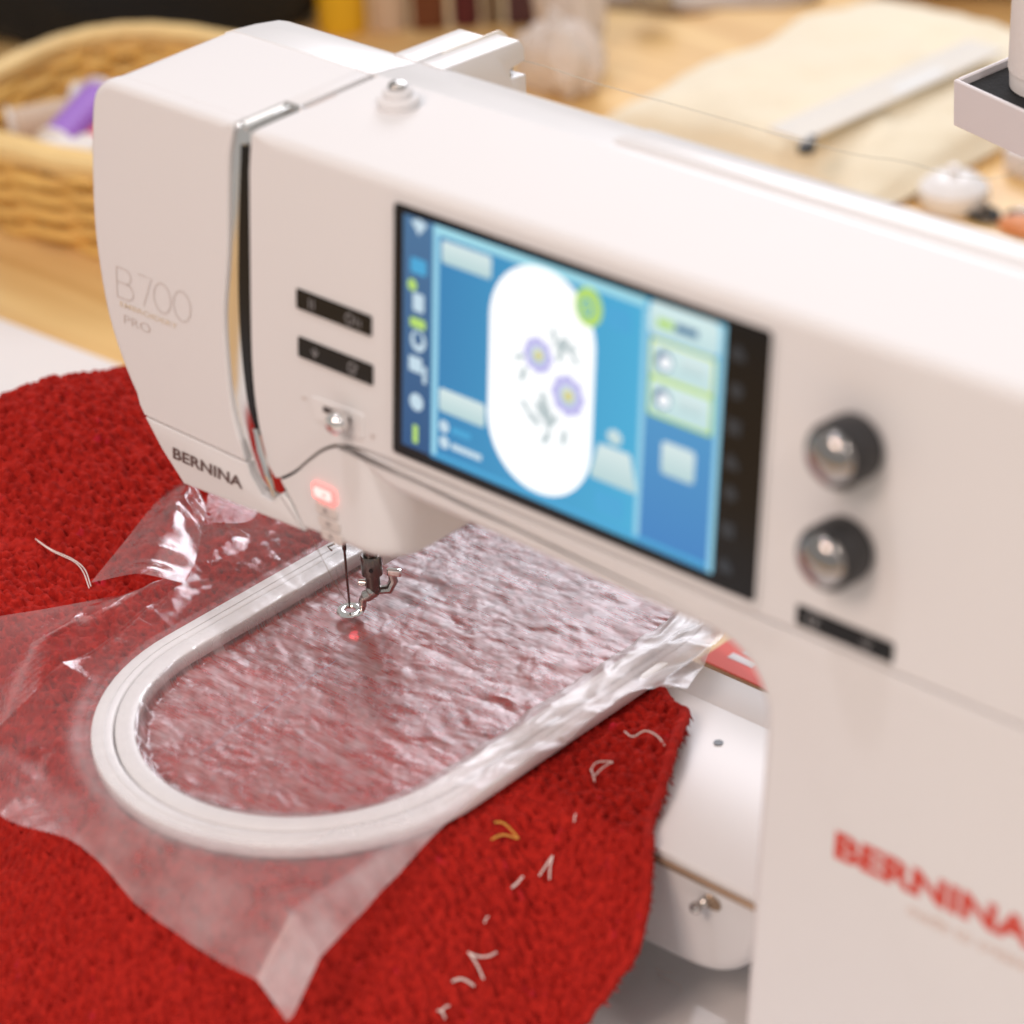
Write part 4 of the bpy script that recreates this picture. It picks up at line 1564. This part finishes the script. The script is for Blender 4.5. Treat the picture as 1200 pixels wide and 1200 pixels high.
for k in range(60):
    prof_c.append((.0182 - .0022 * k / 59 + .00025 * (k % 2), .0085 + .062 * k / 59))
lathe("wound_thread", prof_c[2:] + [(.010, .0712)], cb_, ezv, "cone_thread", cn, n=40)
lathe("cone_core", [(.0160, 0), (.0176, .0006), (.0178, .0083), (.0165, .0086)], cb_, ezv, "spool_white", cn, n=40)
for k, a in enumerate(np.linspace(3.6, 5.6, 9)):
    e1 = ezv.cross(Vector((0, 0, 1)) if abs(ezv.z) < .9 else Vector((1, 0, 0))).normalized()
    e2 = ezv.cross(e1)
    dr_ = e1 * math.cos(a) + e2 * math.sin(a)
    tn = ezv.cross(dr_)
    c_ = cb_ + dr_ * .01785 + ezv * .0042
    hw = .0006 + .0004 * (k % 3)
    mk("core_print", [c_ - tn * hw - ezv * .0014, c_ + tn * hw - ezv * .0014, c_ + tn * hw + ezv * .0012, c_ - tn * hw + ezv * .0012], [(0, 1, 2, 3)], "lint_grey", cn, smooth=False)
o = tube("stand_thread", spline([(-.0827, .1510, -.0101), (-.0682, .1591, -.0138), (-.0456, .1663, -.0186), (-.0139, .1734, -.0219), (.0124, .1806, -.0255), (.0471, .1877, -.0289), (.0872, .1949, -.0295),
                                 (.1419, .2120, -.0200), (.0900, .3100, .0600)], 6), .00016, "thread_grey", None, n=6)
tag(o, "thin grey thread hanging from the rear guide to the thread stand", "thread")


# woven basket
def basket():
    bc = Vector((-.705, .442, ZT))
    rz = math.radians(9)
    e = empty("woven_basket", tuple(bc), "yellow woven wicker basket holding thread spools", "basket")
    H = .064

    def pt(a, h, out=0.0):
        f = h / H
        ca, sa = math.cos(a), math.sin(a)
        p = 2.0 / 2.8
        bx = (.100 + .014 * f + out) * abs(ca) ** p * (1 if ca > 0 else -1)
        by = (.092 + .012 * f + out) * abs(sa) ** p * (1 if sa > 0 else -1)
        return (bc.x + math.cos(rz) * bx - math.sin(rz) * by, bc.y + math.sin(rz) * bx + math.cos(rz) * by, ZT + .002 + h)
    ns_ = 26
    for k in range(ns_):
        a = 2 * math.pi * (k + .5) / ns_
        tube("stake", [pt(a, 0), pt(a, H * .5), pt(a, H)], .0022, "wicker", e, n=6)
    rows_ = 9
    for i in range(rows_):
        h = .003 + (H - .010) * i / (rows_ - 1)
        pts = []
        for k in range(ns_ * 4):
            a = 2 * math.pi * k / (ns_ * 4)
            pts.append(pt(a, h + .0008 * math.sin(5 * a + i), .0052 * math.sin(a * ns_ / 2 + math.pi * (i % 2))))
        tube("wicker_strand", pts, .0042, "wicker", e, n=6, closed=True)
    for j, (hh, oo) in enumerate(((H - .001, .001), (H + .005, .003), (H + .006, -.004))):
        tube("rim_band", [pt(2 * math.pi * k / 120, hh, oo + .0006 * math.sin(k * 1.3 + j)) for k in range(120)], .0056, "wicker_rim", e, n=8, closed=True)
    ring_ = [pt(2 * math.pi * k / 80, 0) for k in range(80)]
    mk("basket_floor", ring_ + [(p[0], p[1], p[2] - .0015) for p in ring_], [tuple(range(80)), tuple(range(159, 79, -1))] + [(k, (k + 1) % 80, 80 + (k + 1) % 80, 80 + k) for k in range(80)], "wicker", e)


basket()


def spool(loc, axis, mat, label, L_=.052, r=.0125):
    ax = Vector(axis).normalized()
    e = empty("thread_spool", loc, label, "thread spool", "spools in the basket")
    b = Vector(loc) - ax * L_ / 2
    pr = [(r * .9, .004)] + [(r * (.96 + .04 * (k % 2)), .005 + (L_ - .010) * k / 24) for k in range(25)] + [(r * .9, L_ - .004)]
    lathe("wound_thread", pr, b, ax, mat, e, n=24)
    for q in (0, L_ - .004):
        lathe("spool_end", [(r * .9, q), (r * 1.12, q + .0008), (r * 1.12, q + .0032), (r * .9, q + .004)], b, ax, "spool_white", e, n=24)


spool((-.7205, .4030, -.2850), (-.34, .90, .16), "purple_thread", "purple thread spool leaning in the wicker basket", .068, .0145)
spool((-.6900, .4080, -.2870), (-.25, .92, .1), "red_thread", "red thread spool beside the purple one in the basket", .060, .0135)
spool((-.6840, .3700, -.2900), (.9, .2, .12), "spool_white", "white thread spool lying below the red one in the basket", .05, .014)
spool((-.7520, .4560, -.2960), (.8, .45, .1), "spool_white", "white thread spool behind the purple one in the basket", .05, .0145)
spool((-.7100, .4700, -.2980), (.2, .9, 0), "spool_white", "white thread spool deep at the back of the basket", .05, .0140)
spool((-.765, .4100, -.2980), (.5, .8, .05), "cream_cloth", "cream thread spool at the left side of the basket", .052, .0145)


def lump(name, cen, rad, mat, seed, amp=.12, rotz=0.0, freq=2.4, parent=None, sq_=1.0, floor=None, nu_=56, nv_=30):
    """soft crumpled body: an uneven closed surface standing on floor"""
    V, Fc = [], []
    th = np.linspace(0, math.pi, nv_)
    ph = np.linspace(0, 2 * math.pi, nu_, endpoint=False)
    for t in th:
        for p in ph:
            d = np.array([math.sin(t) * math.cos(p), math.sin(t) * math.sin(p), math.cos(t)])
            nn = float(fbm(np.array([d[0] * freq + 5 + d[2]]), np.array([d[1] * freq + 3 - d[2] * 1.3]), seed, 4)[0])
            sg = np.sign(d) * np.abs(d) ** sq_
            q = sg * np.array(rad) * (1 + amp * 2 * nn)
            x, y = math.cos(rotz) * q[0] - math.sin(rotz) * q[1], math.sin(rotz) * q[0] + math.cos(rotz) * q[1]
            z = cen[2] + q[2]
            if floor is not None:
                z = max(z, floor + .0004)
            V.append((cen[0] + x, cen[1] + y, z))
    for i in range(nv_ - 1):
        for k in range(nu_):
            l = (k + 1) % nu_
            Fc.append((i * nu_ + k, i * nu_ + l, (i + 1) * nu_ + l, (i + 1) * nu_ + k))
    return mk(name, V, Fc, mat, parent, angle=180)


tag(lump("black_bag", (-.985, .668, ZT + .11), (.20, .115, .17), "black_fur", 41, .10, math.radians(40), floor=ZT), "black soft bag slumped behind the wicker basket", "bag")
tag(lump("white_bundle", (-1.135, .575, ZT + .075), (.10, .09, .085), "white_cloth", 44, .12, .3, floor=ZT), "white cloth bundle at the far upper left corner", "cloth")


# upright rolls and boxes at the back
def bolt(name, at, w_, h_, mat, label, cat, round_=True, cap=None):
    x = -.815 + rt.x / math.hypot(rt.x, rt.y) * at
    y = .735 + rt.y / math.hypot(rt.x, rt.y) * at
    e = empty(name, (x, y, ZT), label, cat)
    if round_:
        lathe("roll_body", [(w_ * .46, .0004), (w_ * .5, .004), (w_ * .49, h_ * .5), (w_ * .5, h_ - .004), (w_ * .44, h_)], (x, y, ZT), (0, 0, 1), mat, e, n=28)
        lathe("roll_core", [(w_ * .2, h_ - .002), (w_ * .2, h_ + .006), (w_ * .1, h_ + .006)], (x, y, ZT), (0, 0, 1), cap or "card_white", e, n=20)
    else:
        box("case_body", (x - w_ / 2, y - w_ / 2, ZT + .0004), (x + w_ / 2, y + w_ / 2, ZT + h_ * .85), mat, e, r=.003, rotz=math.radians(45))
        box("case_lid", (x - w_ * .52, y - w_ * .52, ZT + h_ * .85 + .0005), (x + w_ * .52, y + w_ * .52, ZT + h_), cap or mat, e, r=.003, rotz=math.radians(45))


bolt("fabric_roll", .000, .038, .20, "yellow_cloth", "yellow fabric roll standing behind the machine head", "fabric roll")
bolt("fabric_roll", .036, .030, .18, "cream_cloth", "cream fabric roll right of the yellow one", "fabric roll")
bolt("leather_case", .066, .026, .19, "brown_leather", "reddish brown case right of the cream fabric roll", "case", False)
bolt("maroon_roll", .094, .022, .19, "maroon_cloth", "dark maroon fabric roll beside the brown case", "fabric roll")
bolt("olive_roll", .114, .015, .17, "olive_cloth", "narrow olive fabric roll between dark rolls", "fabric roll")
bolt("plum_case", .137, .025, .115, "plum_cloth", "dark plum case with lilac lid behind the rear guide", "case", False, "lilac_cloth")
tag(lump("crumpled_wrap", (-.640, .800, ZT + .040), (.022, .020, .052), "pale_cloth", 47, .28, .5, 3.4, floor=ZT), "pale crumpled paper wrap standing left of the cream cushion", "wrap")
tag(lump("crumpled_wrap", (-.600, .742, ZT + .022), (.030, .022, .030), "pale_cloth", 50, .25, .2, 3.4, floor=ZT), "low pale crumpled wrap in front of the taller one", "wrap")
tag(lump("taupe_cloth", (-.675, .985, ZT + .006), (.12, .085, .016), "taupe_cloth", 52, .16, .6, 3, floor=ZT), "flat taupe cloth lying beyond the cushion", "cloth")
e = empty("tape_roll", (-.628, .880, ZT + .02), "small grey tape roll lying on the taupe cloth", "tape")
V, Fc = [], []
prf = [(.009, 0), (.014, 0), (.0145, .001), (.0145, .011), (.014, .012), (.009, .012)]
for k in range(28):
    a = 2 * math.pi * k / 28
    for r_, h_ in prf:
        V.append((-.628 + r_ * math.cos(a), .880 + r_ * math.sin(a), ZT + .020 + h_))
for k in range(28):
    l = (k + 1) % 28
    for i in range(6):
        j = (i + 1) % 6
        Fc.append((k * 6 + i, k * 6 + j, l * 6 + j, l * 6 + i))
mk("wound_tape", V, Fc, "grey_metal", e)
lathe("tape_core", [(.0088, 0), (.0088, .0118), (.0078, .0118)], (-.628, .880, ZT + .0201), (0, 0, 1), "card_white", e, n=28)

# cushion with a clear ruler and a small clip
CCX, CCY, CW, CD = -.395, .838, .122, .148


def cush_h(u, v):
    a = max(0.0, 1 - abs(u) ** 3.2) * max(0.0, 1 - abs(v) ** 3.2)
    return .034 * a ** .42


rc = math.radians(-4)
V, Fc = [], []
NU = 60
for i in range(NU):
    for j in range(NU):
        u, v = -1 + 2 * i / (NU - 1), -1 + 2 * j / (NU - 1)
        pinch = 1 - .06 * (1 - abs(u)) * (abs(v) > .5) * abs(v) - .06 * (1 - abs(v)) * (abs(u) > .5) * abs(u)
        x, y = u * CW * pinch, v * CD * pinch
        pinch *= 1 + .07 * float(fbm(np.array([u * 1.6 + 4]), np.array([v * 1.6]), 58, 2)[0])
        wr = .0075 * float(fbm(np.array([u * 3.]), np.array([v * 3.]), 55, 3)[0])
        V.append((CCX + math.cos(rc) * x - math.sin(rc) * y, CCY + math.sin(rc) * x + math.cos(rc) * y, ZT + .006 + cush_h(u, v) + wr * (abs(u) < .97 and abs(v) < .97)))
for i in range(NU - 1):
    for j in range(NU - 1):
        Fc.append((i * NU + j, (i + 1) * NU + j, (i + 1) * NU + j + 1, i * NU + j + 1))
nb = len(V)
V += [(x, y, ZT + .0006 + max(0, .0054 - (z - ZT - .006) * .4) if (z - ZT) < .02 else ZT + .0006) for x, y, z in V[:nb]]
for i in range(NU - 1):
    for j in range(NU - 1):
        Fc.append((nb + i * NU + j, nb + i * NU + j + 1, nb + (i + 1) * NU + j + 1, nb + (i + 1) * NU + j))
bd_ = [i * NU for i in range(NU)] + [(NU - 1) * NU + j for j in range(1, NU)] + [i * NU + NU - 1 for i in range(NU - 2, -1, -1)] + [j for j in range(NU - 2, 0, -1)]
for k in range(len(bd_)):
    a, b = bd_[k], bd_[(k + 1) % len(bd_)]
    Fc.append((a, b, nb + b, nb + a))
tag(mk("cream_cushion", V, Fc, "cushion_cloth", None, angle=180), "flat cream cushion lying on the wooden table", "cushion")
rl = empty("clear_ruler", (-.350, .770, -.302), "clear plastic ruler lying across the cream cushion", "ruler")
frame_box("ruler_body", (-.3700, .6900, -.3020), (.08, .99, .0), (-.99, .08, 0), (0, -.032, 0), (.205, 0, .0025), "acrylic", rl)
for k in range(18):
    frame_box("ruler_mark", (-.3700, .6900, -.3020), (.08, .99, .0), (-.99, .08, 0), (.008 + k * .011, -.0105 if k % 5 else -.016, .0026), (.009 + k * .011, -.001, .0028), "acrylic_print", rl, r=.00008)
frame_box("ruler_label", (-.3700, .6900, -.3020), (.08, .99, .0), (-.99, .08, 0), (.10, -.027, .0026), (.15, -.018, .0028), "acrylic_print", rl, r=.00008)
cl_ = empty("small_clip", (-.318, .666, -.2955), "small dark clip on the front edge of the cushion", "clip")
box("clip_jaw", (-.323, .660, -.2950), (-.313, .670, -.2890), "black_plastic", cl_, r=.001, rotz=.4)
box("clip_lever", (-.3205, .664, -.2889), (-.3155, .676, -.2870), "black_plastic", cl_, r=.0006, rotz=.4)
V = None
e = empty("bolster", (-.47, 1.075, ZT), "taupe fabric roll lying behind the cushion", "fabric roll")
lathe("roll_body", [(.034, 0), (.040, .004), (.041, .15), (.040, .296), (.034, .30)], (-.535, 1.035, ZT + .0415), (.86, .50, 0), "taupe_cloth", e, n=32)
lathe("roll_core", [(.012, -.004), (.012, .304)], (-.535, 1.035, ZT + .0415), (.86, .50, 0), "card_white", e, n=20)

# small clutter right behind the arm
e = empty("white_dish", (-.258, .742, ZT), "white rounded pin dish on the table behind the arm", "dish")
lathe("dish_body", [(.016, .0004), (.020, .001), (.0235, .008), (.0225, .015), (.016, .021), (.006, .0235), (0, .024)], (-.258, .742, ZT), (0, 0, 1), "white_board", e, n=36)
lathe("dish_knob", [(.003, .0234), (.0045, .027), (.003, .0295), (0, .030)], (-.258, .742, ZT), (0, 0, 1), "white_board", e, n=20)
o = box("pale_box", (-.262, .800, ZT + .0004), (-.185, .826, ZT + .018), "card_white", None, r=.0015, rotz=math.radians(-8))
tag(o, "long pale cardboard box at the right picture edge", "box")
sc_ = empty("scissors", (-.226, .745, ZT), "black handled scissors beside the white pin dish", "scissors")
for cx_, cy_ in ((-.232, .738), (-.208, .748)):
    tube("scissor_handle", [(cx_ + .010 * math.cos(a), cy_ + .007 * math.sin(a), ZT + .004) for a in np.linspace(0, 2 * math.pi, 24, endpoint=False)], .0026, "black_plastic", sc_, n=8, closed=True)
for s_ in (1, -1):
    tube("scissor_blade", [(-.216, .750, ZT + .004), (-.195, .768 + s_ * .004, ZT + .004), (-.160, .790 + s_ * .003, ZT + .003)], [.003, .0028, .0006], "steel", sc_, n=6)
o = lump("orange_scrap", (-.198, .738, ZT + .004), (.016, .010, .006), "orange_bit", 57, .2, .3, floor=ZT)
tag(o, "small orange fabric scrap next to the scissors", "scrap")
cp_ = empty("grey_clip", (-.298, .716, ZT), "small grey metal clip left of the white pin dish", "clip")
box("clip_jaw", (-.306, .708, ZT + .0004), (-.292, .716, ZT + .009), "grey_metal", cp_, r=.001, rotz=.5)
tube("clip_wire", [(-.299, .716, ZT + .006), (-.297, .726, ZT + .012), (-.292, .727, ZT + .012), (-.292, .716, ZT + .006)], .0011, "grey_metal", cp_, n=8)

# red booklet lying on the table behind the free arm
rb = empty("red_booklet", (.03, .29, ZT), "red and white booklet on the wooden table behind the free arm", "booklet")
box("cover", (-.042, .2215, ZT + .0052), (.110, .370, ZT + .0062), "red_print", rb, r=.0003, rotz=math.radians(-1))
box("pages", (-.0415, .2222, ZT + .0012), (.109, .369, ZT + .0051), "card_white", rb, r=.0003, rotz=math.radians(-1))
box("back_cover", (-.042, .2215, ZT + .0002), (.110, .370, ZT + .0011), "red_print", rb, r=.0003, rotz=math.radians(-1))
box("white_stripe", (-.030, .2400, ZT + .0063), (-.024, .2560, ZT + .0064), "card_white", rb, r=.00004)
box("white_stripe", (-.0335, .2320, ZT + .0063), (-.018, .2370, ZT + .0064), "card_white", rb, r=.00004)
